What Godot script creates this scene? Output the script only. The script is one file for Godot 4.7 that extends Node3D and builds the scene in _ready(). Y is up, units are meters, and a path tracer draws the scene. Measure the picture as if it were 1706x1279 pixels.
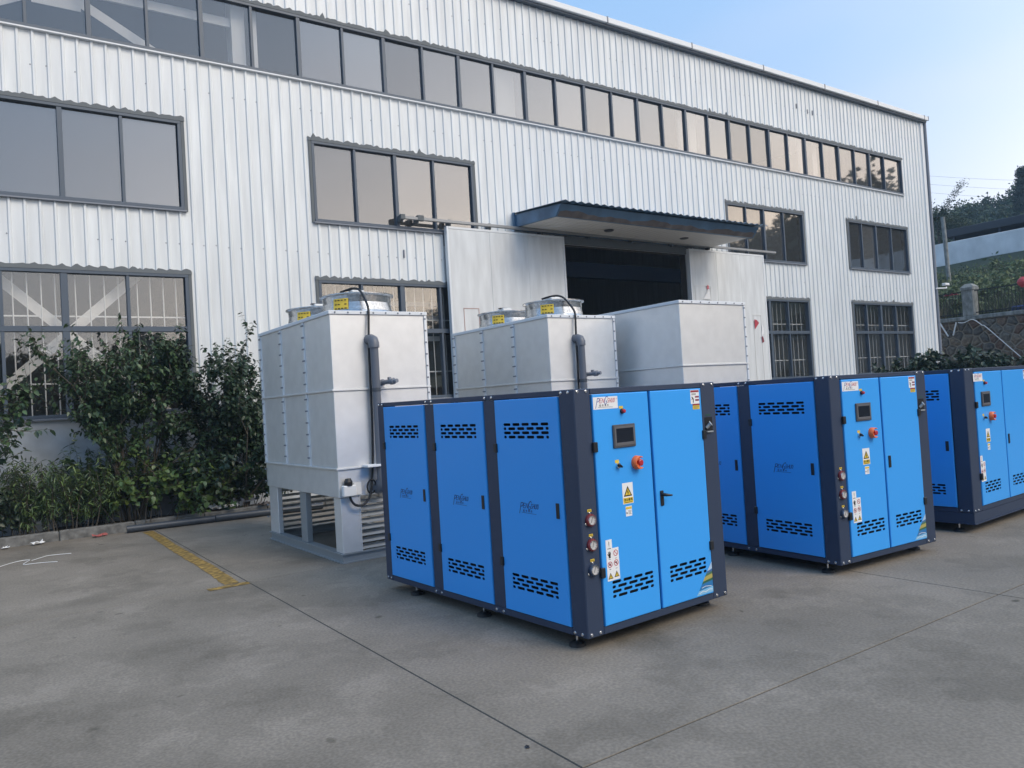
extends Node3D

const FLAT := 4294967295
var rng := RandomNumberGenerator.new()
var M := {}
var used := {}
var bolt_mesh: ArrayMesh


func _ready() -> void:
	rng.seed = 77
	setup_view()
	make_materials()
	build_ground()
	build_factory()
	build_right_side()
	build_towers()
	build_chillers()
	build_planting()
	build_small_things()
	build_behind()


# ------------------------------------------------------------------ view, sky, sun
func setup_view() -> void:
	var cam := Camera3D.new()
	cam.name = "camera"
	var yaw := 0.6062068
	var pitch := 0.0210208
	var roll := -0.0599581
	var f := Vector3(sin(yaw) * cos(pitch), sin(pitch), -cos(yaw) * cos(pitch))
	var r := Vector3(cos(yaw), 0, sin(yaw))
	var u := r.cross(f)
	var r2 := r * cos(roll) + u * sin(roll)
	var u2 := u * cos(roll) - r * sin(roll)
	cam.transform = Transform3D(Basis(r2, u2, -f), Vector3(0, 1.6, 13.9163))
	cam.fov = rad_to_deg(2.0 * atan(639.5 / 1285.146))
	cam.near = 0.05
	cam.far = 900.0
	add_child(cam)
	var we := WorldEnvironment.new()
	we.name = "world_environment"
	var env := Environment.new()
	env.background_mode = Environment.BG_SKY
	var sky := Sky.new()
	var pm := PanoramaSkyMaterial.new()
	pm.panorama = sky_picture()
	sky.sky_material = pm
	env.sky = sky
	env.tonemap_mode = Environment.TONE_MAPPER_LINEAR
	env.tonemap_exposure = 1.76
	env.sdfgi_enabled = true
	env.ssao_enabled = true
	env.ssil_enabled = true
	env.fog_enabled = true
	env.fog_density = 0.0012
	env.fog_light_color = Color(0.72, 0.84, 0.95)
	we.environment = env
	add_child(we)
	var sun := DirectionalLight3D.new()
	sun.name = "low_evening_sun"
	var az := deg_to_rad(16.0)
	var el := deg_to_rad(43.0)
	var to := Vector3(sin(az) * cos(el), sin(el), cos(az) * cos(el))
	sun.transform = Transform3D(Basis.looking_at(-to, Vector3.UP), to * 50.0)
	sun.light_energy = 0.42
	sun.light_color = Color(1.0, 0.93, 0.83)
	sun.light_angular_distance = 28.0
	sun.shadow_enabled = true
	add_child(sun)


func sky_picture() -> ImageTexture:
	var w := 512
	var h := 256
	var img := Image.create(w, h, false, Image.FORMAT_RGBF)
	var n := FastNoiseLite.new()
	n.seed = 5
	n.frequency = 1.6
	n.fractal_octaves = 4
	var glow_dir := Vector3(0.82, 0.12, 0.57).normalized()
	for j in h:
		var el := (0.5 - (j + 0.5) / h) * PI
		for i in w:
			var az := (i + 0.5) / w * TAU
			var d := Vector3(sin(az) * cos(el), sin(el), -cos(az) * cos(el))
			var y := maxf(d.y, 0.0)
			var t := 1.0 - exp(-y * 4.0)
			var c := Vector3(0.40, 0.45, 0.50).lerp(Vector3(0.165, 0.325, 0.57), t)
			var flat_ := Vector2(d.x, d.z).normalized().dot(Vector2(glow_dir.x, glow_dir.z).normalized())
			var g := pow(clampf(flat_ * 0.5 + 0.5, 0, 1), 8.0) * exp(-y * 1.9)
			c = c.lerp(Vector3(1.95, 1.96, 1.96), g)
			g = pow(clampf(flat_ * 0.5 + 0.5, 0, 1), 8.0) * exp(-pow(y / 0.29, 2.0))
			c = c.lerp(Vector3(2.3, 1.72, 1.18), g)
			var cl := clampf(n.get_noise_3d(d.x * 1.2, d.y * 4.0, d.z * 1.2) * 1.5 + 0.05, 0, 1) * clampf(flat_, 0, 1) * exp(-y * 2.0)
			c = c.lerp(Vector3(0.72, 0.62, 0.60), cl * 0.45)
			img.set_pixel(i, j, Color(c.x, c.y, c.z))
	return ImageTexture.create_from_image(img)


# ------------------------------------------------------------------ materials
func lin(r: float, g: float, b: float, a := 1.0) -> Color:
	var c := Color(r, g, b).linear_to_srgb()
	c.a = a
	return c


func mat(c: Color, rough := 0.6, metal := 0.0) -> StandardMaterial3D:
	var m := StandardMaterial3D.new()
	m.albedo_color = c
	m.roughness = rough
	m.metallic = metal
	return m


func noise_tex(size: int, freq: float, oct: int, lo: float, hi: float, sd: int, kind := FastNoiseLite.TYPE_SIMPLEX_SMOOTH) -> NoiseTexture2D:
	var n := FastNoiseLite.new()
	n.noise_type = kind
	n.seed = sd
	n.frequency = freq
	n.fractal_octaves = oct
	var t := NoiseTexture2D.new()
	t.width = size
	t.height = size
	t.seamless = true
	t.noise = n
	var g := Gradient.new()
	g.set_color(0, Color(lo, lo, lo))
	g.set_color(1, Color(hi, hi, hi))
	t.color_ramp = g
	return t


func world_tri(m: StandardMaterial3D, s: Vector3) -> void:
	m.uv1_triplanar = true
	m.uv1_world_triplanar = true
	m.uv1_scale = s


func make_materials() -> void:
	M.cladding = mat(lin(0.78, 0.82, 0.845), 0.38)
	M.cladding.albedo_texture = noise_tex(512, 0.012, 4, 0.90, 1.0, 3)
	world_tri(M.cladding, Vector3(0.7, 0.06, 0.7))
	M.cladding_b = M.cladding.duplicate()
	M.cladding_b.albedo_color = lin(0.76, 0.80, 0.83)
	M.plaster = mat(lin(0.62, 0.66, 0.70), 0.8)
	M.plaster.albedo_texture = noise_tex(512, 0.01, 5, 0.80, 1.0, 9)
	world_tri(M.plaster, Vector3(0.35, 0.35, 0.35))
	M.door_panel = mat(lin(0.74, 0.77, 0.79), 0.42)
	M.door_panel.albedo_texture = noise_tex(512, 0.01, 4, 0.90, 1.0, 12)
	world_tri(M.door_panel, Vector3(0.8, 0.12, 0.8))
	M.sealant = mat(lin(0.13, 0.145, 0.155), 0.9)
	M.alu = mat(lin(0.075, 0.10, 0.135), 0.45)
	M.trim = mat(lin(0.20, 0.22, 0.26), 0.5)
	M.white_trim = mat(lin(0.72, 0.75, 0.78), 0.5)
	var one := Image.create(4, 4, false, Image.FORMAT_RGB8)
	one.fill(Color.WHITE)
	M.pane = mat(lin(0.42, 0.43, 0.44, 0.62), 0.03, 0.80)
	M.pane_clear = mat(lin(0.70, 0.70, 0.68, 0.28), 0.02, 0.94)
	for p in [M.pane, M.pane_clear]:
		p.albedo_texture = ImageTexture.create_from_image(one)
		p.transparency = BaseMaterial3D.TRANSPARENCY_ALPHA
	M.pane_open = M.pane.duplicate()
	M.pane_open.albedo_color = lin(0.42, 0.44, 0.46, 0.40)
	M.panes = [M.pane]
	for q in [[0.55, 0.82, 0.40], [0.70, 0.74, 0.43], [0.58, 0.88, 0.45]]:
		var pm: StandardMaterial3D = M.pane.duplicate()
		pm.albedo_color = lin(q[2], q[2] * 1.02, q[2] * 1.04, q[0])
		pm.metallic = q[1]
		M.panes.append(pm)
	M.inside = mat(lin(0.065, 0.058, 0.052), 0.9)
	M.steel_white = mat(lin(0.75, 0.75, 0.73), 0.6)
	M.bars = mat(lin(0.70, 0.71, 0.70), 0.5)
	M.canopy_blue = mat(lin(0.11, 0.22, 0.36), 0.5)
	M.canopy_blue.albedo_texture = noise_tex(512, 0.006, 4, 0.72, 1.0, 31)
	world_tri(M.canopy_blue, Vector3(0.5, 0.5, 0.5))
	M.rust = mat(lin(0.26, 0.23, 0.22), 0.8)
	M.rust.albedo_texture = noise_tex(512, 0.012, 5, 0.55, 1.0, 33)
	world_tri(M.rust, Vector3(0.4, 0.4, 0.4))
	M.soffit = mat(lin(0.70, 0.69, 0.67), 0.6)
	M.rail = mat(lin(0.30, 0.31, 0.32), 0.5, 0.4)
	M.concrete = mat(lin(0.345, 0.307, 0.255), 0.86)
	M.concrete.albedo_texture = concrete_picture()
	world_tri(M.concrete, Vector3(0.09, 0.09, 0.09))
	M.concrete.detail_enabled = true
	M.concrete.detail_blend_mode = BaseMaterial3D.BLEND_MODE_MUL
	M.concrete.detail_albedo = noise_tex(1024, 0.06, 5, 0.78, 1.0, 43)
	M.concrete.detail_uv_layer = BaseMaterial3D.DETAIL_UV_2
	M.concrete.uv2_triplanar = true
	M.concrete.uv2_world_triplanar = true
	M.concrete.uv2_scale = Vector3(0.61, 0.61, 0.61)
	M.concrete.heightmap_enabled = true
	M.concrete.heightmap_texture = noise_tex(1024, 0.06, 5, 0.0, 1.0, 44)
	M.concrete.heightmap_scale = 0.05
	M.joint = mat(lin(0.045, 0.045, 0.045), 0.95)
	M.kerb = mat(lin(0.26, 0.26, 0.25), 0.9)
	M.kerb.albedo_texture = noise_tex(512, 0.02, 5, 0.6, 1.0, 47)
	world_tri(M.kerb, Vector3(0.7, 0.7, 0.7))
	M.soil = mat(lin(0.055, 0.045, 0.035), 1.0)
	M.yellow_paint = mat(lin(0.52, 0.335, 0.085), 0.8)
	M.yellow_paint.albedo_texture = noise_tex(512, 0.03, 6, 0.45, 1.0, 49)
	world_tri(M.yellow_paint, Vector3(0.6, 0.6, 0.6))
	M.pvc = mat(lin(0.115, 0.13, 0.16), 0.42)
	M.pvc_dark = mat(lin(0.05, 0.06, 0.075), 0.45)
	M.galv = mat(lin(0.84, 0.845, 0.84), 0.42, 0.55)
	M.galv.albedo_texture = noise_tex(512, 0.012, 3, 0.96, 1.0, 51)
	world_tri(M.galv, Vector3(0.8, 0.8, 0.8))
	M.galv_shiny = mat(lin(0.74, 0.76, 0.78), 0.25, 0.9)
	M.galv_shiny.albedo_texture = noise_tex(512, 0.04, 3, 0.70, 1.0, 52, FastNoiseLite.TYPE_CELLULAR)
	world_tri(M.galv_shiny, Vector3(1.6, 1.6, 1.6))
	M.seam = mat(lin(0.80, 0.82, 0.84), 0.4, 0.25)
	M.louvre = mat(lin(0.60, 0.62, 0.63), 0.4, 0.45)
	M.galv_dull = mat(lin(0.36, 0.385, 0.40), 0.5, 0.5)
	M.rubber = mat(lin(0.012, 0.012, 0.014), 0.5)
	M.blue = mat(lin(0.045, 0.345, 0.86), 0.40)
	M.blue.metallic_specular = 0.3
	M.blue.clearcoat_enabled = true
	M.blue.clearcoat = 0.3
	M.blue.clearcoat_roughness = 0.22
	M.navy = mat(lin(0.024, 0.040, 0.080), 0.5)
	M.navy.heightmap_enabled = true
	M.navy.heightmap_texture = noise_tex(256, 0.1, 3, 0.0, 1.0, 55)
	M.navy.heightmap_scale = 0.05
	world_tri(M.navy, Vector3(3, 3, 3))
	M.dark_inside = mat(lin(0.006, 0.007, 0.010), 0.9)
	M.black = mat(lin(0.012, 0.013, 0.016), 0.4)
	M.bolt = mat(lin(0.72, 0.72, 0.72), 0.25, 0.9)
	M.bezel = mat(lin(0.07, 0.075, 0.085), 0.5)
	M.screen = mat(lin(0.008, 0.012, 0.022), 0.15)
	M.orange = mat(lin(0.75, 0.16, 0.05), 0.4)
	M.red = mat(lin(0.45, 0.02, 0.03), 0.35)
	M.dark_red = mat(lin(0.16, 0.02, 0.025), 0.35)
	M.chrome = mat(lin(0.7, 0.7, 0.7), 0.2, 1.0)
	M.white = mat(lin(0.75, 0.76, 0.76), 0.5)
	M.paper = mat(lin(0.78, 0.79, 0.80), 0.6)
	M.yellow = mat(lin(0.70, 0.50, 0.05), 0.5)
	M.print_navy = mat(lin(0.012, 0.03, 0.12), 0.5)
	M.print_black = mat(lin(0.01, 0.01, 0.012), 0.5)
	M.print_red = mat(lin(0.5, 0.04, 0.08), 0.5)
	M.print_blue = mat(lin(0.04, 0.07, 0.35), 0.5)
	M.mortar = mat(lin(0.29, 0.26, 0.215), 0.9)
	M.stones = []
	for c in [[0.17, 0.125, 0.09], [0.115, 0.11, 0.10], [0.20, 0.165, 0.125], [0.15, 0.10, 0.075], [0.17, 0.16, 0.14]]:
		var s := mat(lin(c[0] * 1.5, c[1] * 1.45, c[2] * 1.4), 0.9)
		s.albedo_texture = noise_tex(256, 0.02, 5, 0.55, 1.0, 60)
		world_tri(s, Vector3(1.3, 1.3, 1.3))
		M.stones.append(s)
	M.pillar = mat(lin(0.34, 0.36, 0.35), 0.85)
	M.pillar.albedo_texture = M.kerb.albedo_texture
	world_tri(M.pillar, Vector3(0.6, 0.25, 0.6))
	M.far_wall = mat(lin(0.80, 0.81, 0.82), 0.85)
	M.far_wall.albedo_texture = noise_tex(512, 0.012, 5, 0.84, 1.0, 63)
	world_tri(M.far_wall, Vector3(0.12, 0.08, 0.12))
	M.bank = mat(lin(0.075, 0.085, 0.055), 1.0)
	M.hill = mat(lin(0.03, 0.045, 0.032), 1.0)
	M.roof_dark = mat(lin(0.035, 0.04, 0.05), 0.8)
	M.iron = mat(lin(0.015, 0.018, 0.02), 0.6)
	M.bark = mat(lin(0.11, 0.095, 0.075), 0.9)
	M.leaf = mat(Color.WHITE, 0.45)
	M.leaf.vertex_color_use_as_albedo = true
	M.leaf.backlight_enabled = true
	M.leaf.backlight = Color(0.35, 0.35, 0.35)
	M.leaf_far = mat(Color.WHITE, 0.9)
	M.leaf_far.vertex_color_use_as_albedo = true


# worn concrete: faint cloudiness, dark drips and stains, pale scuffs, specks
func concrete_picture() -> ImageTexture:
	var n := 1024
	var fn := FastNoiseLite.new()
	fn.seed = 41
	fn.frequency = 0.004
	fn.fractal_octaves = 7
	fn.fractal_gain = 0.55
	var src := fn.get_seamless_image(n, n).get_data()
	fn.seed = 42
	fn.frequency = 0.012
	fn.domain_warp_enabled = true
	fn.domain_warp_amplitude = 60.0
	var src2 := fn.get_seamless_image(n, n).get_data()
	var v := PackedFloat32Array()
	v.resize(n * n)
	for i in n * n:
		var a := src[i] / 255.0
		var b := src2[i] / 255.0
		v[i] = 0.80 + 0.16 * a - 0.085 * smoothstep(0.52, 0.85, b) + 0.07 * smoothstep(0.42, 0.22, b)
	var r := RandomNumberGenerator.new()
	r.seed = 12
	for k in 130:
		var big := k < 26
		var cx := r.randf() * n
		var cy := r.randf() * n
		var rx := r.randf_range(14, 60) if big else r.randf_range(1.2, 4.5)
		var ry := rx * r.randf_range(0.3, 0.9)
		var dark := r.randf_range(0.03, 0.09) if big else r.randf_range(0.1, 0.3)
		if r.randf() < 0.3:
			dark = -dark * (0.6 if big else 0.4)
		var ang := r.randf() * PI
		var m := int(rx) + 2
		for dy in range(-m, m + 1):
			for dx in range(-m, m + 1):
				var px := (dx * cos(ang) + dy * sin(ang)) / rx
				var py := (-dx * sin(ang) + dy * cos(ang)) / ry
				var q := 1.0 - (px * px + py * py)
				if q > 0.0:
					var at := posmod(int(cy) + dy, n) * n + posmod(int(cx) + dx, n)
					var wob := src2[at] / 255.0
					v[at] -= dark * smoothstep(0.0, 0.8, q) * (0.5 + wob)
	for k in 34:   # pale drag marks
		var p := Vector2(r.randf() * n, r.randf() * n)
		var d := Vector2.RIGHT.rotated(r.randf() * TAU)
		var bend := r.randf_range(-0.012, 0.012)
		for s in int(r.randf_range(30, 170)):
			p += d
			d = d.rotated(bend)
			var at := posmod(int(p.y), n) * n + posmod(int(p.x), n)
			v[at] += 0.05 * r.randf() * (src[at] / 255.0 + 0.3)
	var bytes := PackedByteArray()
	bytes.resize(n * n * 3)
	for i in n * n:
		var c := clampf(v[i], 0, 1)
		bytes[i * 3] = int(c * 255)
		bytes[i * 3 + 1] = int(c * 253)
		bytes[i * 3 + 2] = int(clampf(c - (0.96 - c) * 0.06, 0, 1) * 252)
	return ImageTexture.create_from_image(Image.create_from_data(n, n, false, Image.FORMAT_RGB8, bytes))


# ------------------------------------------------------------------ node helpers
func numbered(called: String) -> String:
	if not used.has(called):
		used[called] = 0
		return called
	used[called] += 1
	return "%s_%03d" % [called, used[called]]


func tag(o: Node3D, label: String, category: String, group := "") -> Node3D:
	o.set_meta("label", label)
	o.set_meta("category", category)
	if group:
		o.set_meta("group", group)
	return o


func thing(called: String, label: String, category: String, at := Vector3.ZERO, turn := 0.0, group := "") -> Node3D:
	var o := Node3D.new()
	o.name = numbered(called)
	o.position = at
	o.rotation.y = turn
	add_child(o)
	tag(o, label, category, group)
	return o


func part(called: String, mesh: Mesh, m: Material, parent: Node3D = self) -> MeshInstance3D:
	var o := MeshInstance3D.new()
	o.mesh = mesh
	o.material_override = m
	if parent == self:
		o.name = numbered(called)
		add_child(o)
	else:
		var n := 0
		var want := called
		while parent.has_node(NodePath(want)):
			n += 1
			want = "%s_%03d" % [called, n]
		o.name = want
		parent.add_child(o)
	return o


func fast_part(called: String, k: int, mesh: Mesh, m: Material, parent: Node3D) -> MeshInstance3D:
	var o := MeshInstance3D.new()
	o.mesh = mesh
	o.material_override = m
	o.name = called if k == 0 else "%s_%03d" % [called, k]
	parent.add_child(o)
	return o


func struct(called: String, mesh: Mesh, m: Material) -> MeshInstance3D:
	var o := part(called, mesh, m)
	o.set_meta("kind", "structure")
	return o


# ------------------------------------------------------------------ mesh helpers
func begin() -> SurfaceTool:
	var st := SurfaceTool.new()
	st.begin(Mesh.PRIMITIVE_TRIANGLES)
	st.set_smooth_group(FLAT)
	return st


func done(st: SurfaceTool) -> ArrayMesh:
	st.generate_normals()
	return st.commit()


# a flat convex face turned so that its front looks along «out»
func face(st: SurfaceTool, pts: Array, out: Vector3) -> void:
	var n: Vector3 = (pts[2] - pts[0]).cross(pts[1] - pts[0])
	var k := pts.size()
	if n.dot(out) >= 0.0:
		for i in range(1, k - 1):
			st.add_vertex(pts[0])
			st.add_vertex(pts[i])
			st.add_vertex(pts[i + 1])
	else:
		for i in range(1, k - 1):
			st.add_vertex(pts[0])
			st.add_vertex(pts[i + 1])
			st.add_vertex(pts[i])


func box(st: SurfaceTool, a: Vector3, b: Vector3, bev := 0.0, x := Transform3D.IDENTITY) -> void:
	var c := (a + b) * 0.5
	var h := (b - a).abs() * 0.5
	bev = minf(bev, minf(h.x, minf(h.y, h.z)) * 0.9)
	var bb := x.basis
	for ax in 3:
		var u := (ax + 1) % 3
		var v := (ax + 2) % 3
		for s in [-1.0, 1.0]:
			var pts := []
			for q in [[-1.0, -1.0], [1.0, -1.0], [1.0, 1.0], [-1.0, 1.0]]:
				var p := Vector3.ZERO
				p[ax] = s * h[ax]
				p[u] = q[0] * (h[u] - bev)
				p[v] = q[1] * (h[v] - bev)
				pts.append(x * (c + p))
			var o := Vector3.ZERO
			o[ax] = s
			face(st, pts, bb * o)
	if bev <= 0.0:
		return
	for ax in 3:
		var u := (ax + 1) % 3
		var v := (ax + 2) % 3
		for su in [-1.0, 1.0]:
			for sv in [-1.0, 1.0]:
				var pts := []
				for q in [[-1.0, 0], [1.0, 0], [1.0, 1], [-1.0, 1]]:
					var p := Vector3.ZERO
					p[ax] = q[0] * (h[ax] - bev)
					p[u] = su * (h[u] - (bev if q[1] == 1 else 0.0))
					p[v] = sv * (h[v] - (0.0 if q[1] == 1 else bev))
					pts.append(x * (c + p))
				var o := Vector3.ZERO
				o[u] = su
				o[v] = sv
				face(st, pts, bb * o)
	for sx in [-1.0, 1.0]:
		for sy in [-1.0, 1.0]:
			for sz in [-1.0, 1.0]:
				var s := Vector3(sx, sy, sz)
				var e := h * s
				var i := (h - Vector3(bev, bev, bev)) * s
				face(st, [x * (c + Vector3(e.x, i.y, i.z)), x * (c + Vector3(i.x, e.y, i.z)), x * (c + Vector3(i.x, i.y, e.z))], bb * s)


func box_mesh(a: Vector3, b: Vector3, bev := 0.0) -> ArrayMesh:
	var st := begin()
	box(st, a, b, bev)
	return done(st)


func tube(st: SurfaceTool, pts: Array, rad: Array, sides := 8, caps := true) -> void:
	var rings := []
	var prev := Vector3.ZERO
	for i in pts.size():
		var d: Vector3 = (pts[mini(i + 1, pts.size() - 1)] - pts[maxi(i - 1, 0)]).normalized()
		var u: Vector3
		if prev == Vector3.ZERO:
			u = d.cross(Vector3.UP if absf(d.y) < 0.9 else Vector3.RIGHT).normalized()
		else:
			u = (prev - d * prev.dot(d)).normalized()
		prev = u
		var v := d.cross(u)
		var ring := []
		var r: float = rad[mini(i, rad.size() - 1)]
		for k in sides:
			var a := TAU * k / sides
			ring.append(pts[i] + (u * cos(a) + v * sin(a)) * r)
		rings.append(ring)
	st.set_smooth_group(1)
	for i in rings.size() - 1:
		for k in sides:
			var k2 := (k + 1) % sides
			var mid: Vector3 = (rings[i][k] + rings[i][k2] + rings[i + 1][k] + rings[i + 1][k2]) * 0.25
			face(st, [rings[i][k], rings[i][k2], rings[i + 1][k2], rings[i + 1][k]], mid - (pts[i] + pts[i + 1]) * 0.5)
	st.set_smooth_group(FLAT)
	if caps:
		face(st, rings[0], pts[0] - pts[1])
		face(st, rings[-1], pts[-1] - pts[-2])


func tube_mesh(pts: Array, r: float, sides := 8) -> ArrayMesh:
	var st := begin()
	tube(st, pts, [r], sides)
	return done(st)


# a surface of revolution about x.origin along x.basis.y; profile of (radius, height)
func lathe(st: SurfaceTool, prof: Array, sides := 20, x := Transform3D.IDENTITY, smooth := true) -> void:
	for i in prof.size() - 1:
		var p: Vector2 = prof[i]
		var q: Vector2 = prof[i + 1]
		var e := q - p
		var nrm := Vector2(e.y, -e.x)
		st.set_smooth_group(i + 1 if smooth else FLAT)
		for k in sides:
			var a := TAU * k / sides
			var b := TAU * (k + 1) / sides
			var da := Vector3(cos(a), 0, sin(a))
			var db := Vector3(cos(b), 0, sin(b))
			var dm := (da + db).normalized()
			var out := x.basis * (dm * nrm.x + Vector3.UP * nrm.y)
			var pts := []
			if p.x < 1e-5:
				pts = [Vector3.UP * p.y, da * q.x + Vector3.UP * q.y, db * q.x + Vector3.UP * q.y]
			elif q.x < 1e-5:
				pts = [da * p.x + Vector3.UP * p.y, db * p.x + Vector3.UP * p.y, Vector3.UP * q.y]
			else:
				pts = [da * p.x + Vector3.UP * p.y, db * p.x + Vector3.UP * p.y, db * q.x + Vector3.UP * q.y, da * q.x + Vector3.UP * q.y]
			for n in pts.size():
				pts[n] = x * pts[n]
			face(st, pts, out)
	st.set_smooth_group(FLAT)


func lathe_mesh(prof: Array, sides := 20, x := Transform3D.IDENTITY) -> ArrayMesh:
	var st := begin()
	lathe(st, prof, sides, x)
	return done(st)


func out_z(at: Vector3) -> Transform3D:  # turns a lathe's axis to +z
	return Transform3D(Basis(Vector3.RIGHT, Vector3.BACK, Vector3.DOWN), at)


func stroke(st: SurfaceTool, pts: Array, w: float, z := 0.0) -> void:
	for i in pts.size() - 1:
		var a: Vector2 = pts[i]
		var b: Vector2 = pts[i + 1]
		var d := (b - a).normalized() * w * 0.5
		var n := Vector2(-d.y, d.x)
		a -= d * 0.6
		b += d * 0.6
		face(st, [Vector3(a.x + n.x, a.y + n.y, z), Vector3(b.x + n.x, b.y + n.y, z), Vector3(b.x - n.x, b.y - n.y, z), Vector3(a.x - n.x, a.y - n.y, z)], Vector3.BACK)


func v2(a: Array) -> Array:
	var o := []
	for i in range(0, a.size(), 2):
		o.append(Vector2(a[i], a[i + 1]))
	return o


# ------------------------------------------------------------------ ground
func build_ground() -> void:
	var st := begin()
	box(st, Vector3(-400, -0.6, -400), Vector3(400, -0.16, 400))
	struct("ground", done(st), M.joint)
	var yard := Node3D.new()
	yard.name = "yard"
	yard.set_meta("kind", "structure")
	add_child(yard)
	var xs := [-13.44, -9.56, -5.68, -1.8, 2.083, 5.965, 9.85, 13.73, 17.61, 21.49, 25.37, 29.25, 32.1]
	var zs := [1.21, 6.24, 11.27, 16.3, 21.33, 26.36, 31.4]
	var k := 0
	for i in xs.size() - 1:
		for j in zs.size() - 1:
			var g := 0.0055
			fast_part("concrete_slab", k, box_mesh(Vector3(xs[i] + g, -0.15, zs[j] + g), Vector3(xs[i + 1] - g, 0, zs[j + 1] - g), 0.0015), M.concrete, yard)
			k += 1
	for j in 2:
		fast_part("concrete_slab", k, box_mesh(Vector3(28.4, -0.15, -20 + j * 10.6), Vector3(32.1, 0, -9.41 + j * 10.6), 0.005), M.concrete, yard)
		k += 1
	st = begin()
	for x in xs:
		box(st, Vector3(x - 0.009, -0.14, zs[0]), Vector3(x + 0.009, -0.004, zs[-1]))
	for z in zs:
		box(st, Vector3(xs[0], -0.14, z - 0.009), Vector3(xs[-1], -0.005, z + 0.009))
	struct("joint_filler", done(st), M.joint)
	# planting bed between kerb and wall, on the left; a concrete strip further right
	st = begin()
	var n := FastNoiseLite.new()
	n.seed = 8
	n.frequency = 1.3
	for i in 40:
		for j in 6:
			var q := []
			for c in [[0, 0], [1, 0], [1, 1], [0, 1]]:
				var x: float = -6.0 + (i + c[0]) * 0.35
				var z: float = 0.0 + (j + c[1]) * 0.178
				q.append(Vector3(x, 0.04 + n.get_noise_2d(x, z) * 0.05, z))
			face(st, q, Vector3.UP)
	struct("planting_bed", done(st), M.soil)
	struct("apron", box_mesh(Vector3(8.02, -0.15, 0.01), Vector3(28.3, 0.0, 1.2)), M.concrete)
	var kerb := Node3D.new()
	kerb.name = "kerb"
	kerb.set_meta("kind", "structure")
	add_child(kerb)
	k = 0
	var kx := -6.0
	while kx < 7.9:
		var len_ := 0.98
		var b := fast_part("kerb_stone", k, box_mesh(Vector3(0.004, -0.1, 0), Vector3(len_ - 0.004, 0.13, 0.13), 0.012), M.kerb, kerb)
		b.position = Vector3(kx + 0.02, rng.randf_range(-0.008, 0.008), 1.075 + rng.randf_range(-0.01, 0.01))
		b.rotation.y = rng.randf_range(-0.012, 0.012)
		kx += len_
		k += 1
	# yellow T
	st = begin()
	paint_strip(st, [Vector2(1.975, 1.5), Vector2(1.985, 2.3), Vector2(1.965, 3.2), Vector2(1.965, 4.2), Vector2(1.965, 5.2), Vector2(1.94, 6.2)], 0.074, 3)
	paint_strip(st, [Vector2(1.70, 6.30), Vector2(1.9, 6.29), Vector2(2.078, 6.285)], 0.055, 4)
	part("yellow_marking", done(st), M.yellow_paint)
	tag(get_child(-1), "worn yellow painted T marking on the concrete, left of the first cooling tower", "road marking")


func paint_strip(st: SurfaceTool, line: Array, hw: float, sd: int) -> void:
	var r := RandomNumberGenerator.new()
	r.seed = sd
	for i in line.size() - 1:
		var a: Vector2 = line[i]
		var b: Vector2 = line[i + 1]
		var steps := int(a.distance_to(b) / 0.03) + 1
		var d := (b - a).normalized()
		var n := Vector2(-d.y, d.x)
		var wl := hw
		var wr := hw
		for s in steps:
			var p := a.lerp(b, float(s) / steps)
			var q := a.lerp(b, float(s + 1) / steps)
			var wl2 := lerpf(wl, hw * r.randf_range(0.75, 1.12), 0.35)
			var wr2 := lerpf(wr, hw * r.randf_range(0.75, 1.12), 0.35)
			face(st, [Vector3(p.x + n.x * wl, 0.004, p.y + n.y * wl), Vector3(q.x + n.x * wl2, 0.004, q.y + n.y * wl2), Vector3(q.x - n.x * wr2, 0.004, q.y - n.y * wr2), Vector3(p.x - n.x * wr, 0.004, p.y - n.y * wr)], Vector3.UP)
			wl = wl2
			wr = wr2


# ------------------------------------------------------------------ factory
const X0 := -8.0
const X1 := 28.13
const EAVE := 10.62
var openings := []


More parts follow.
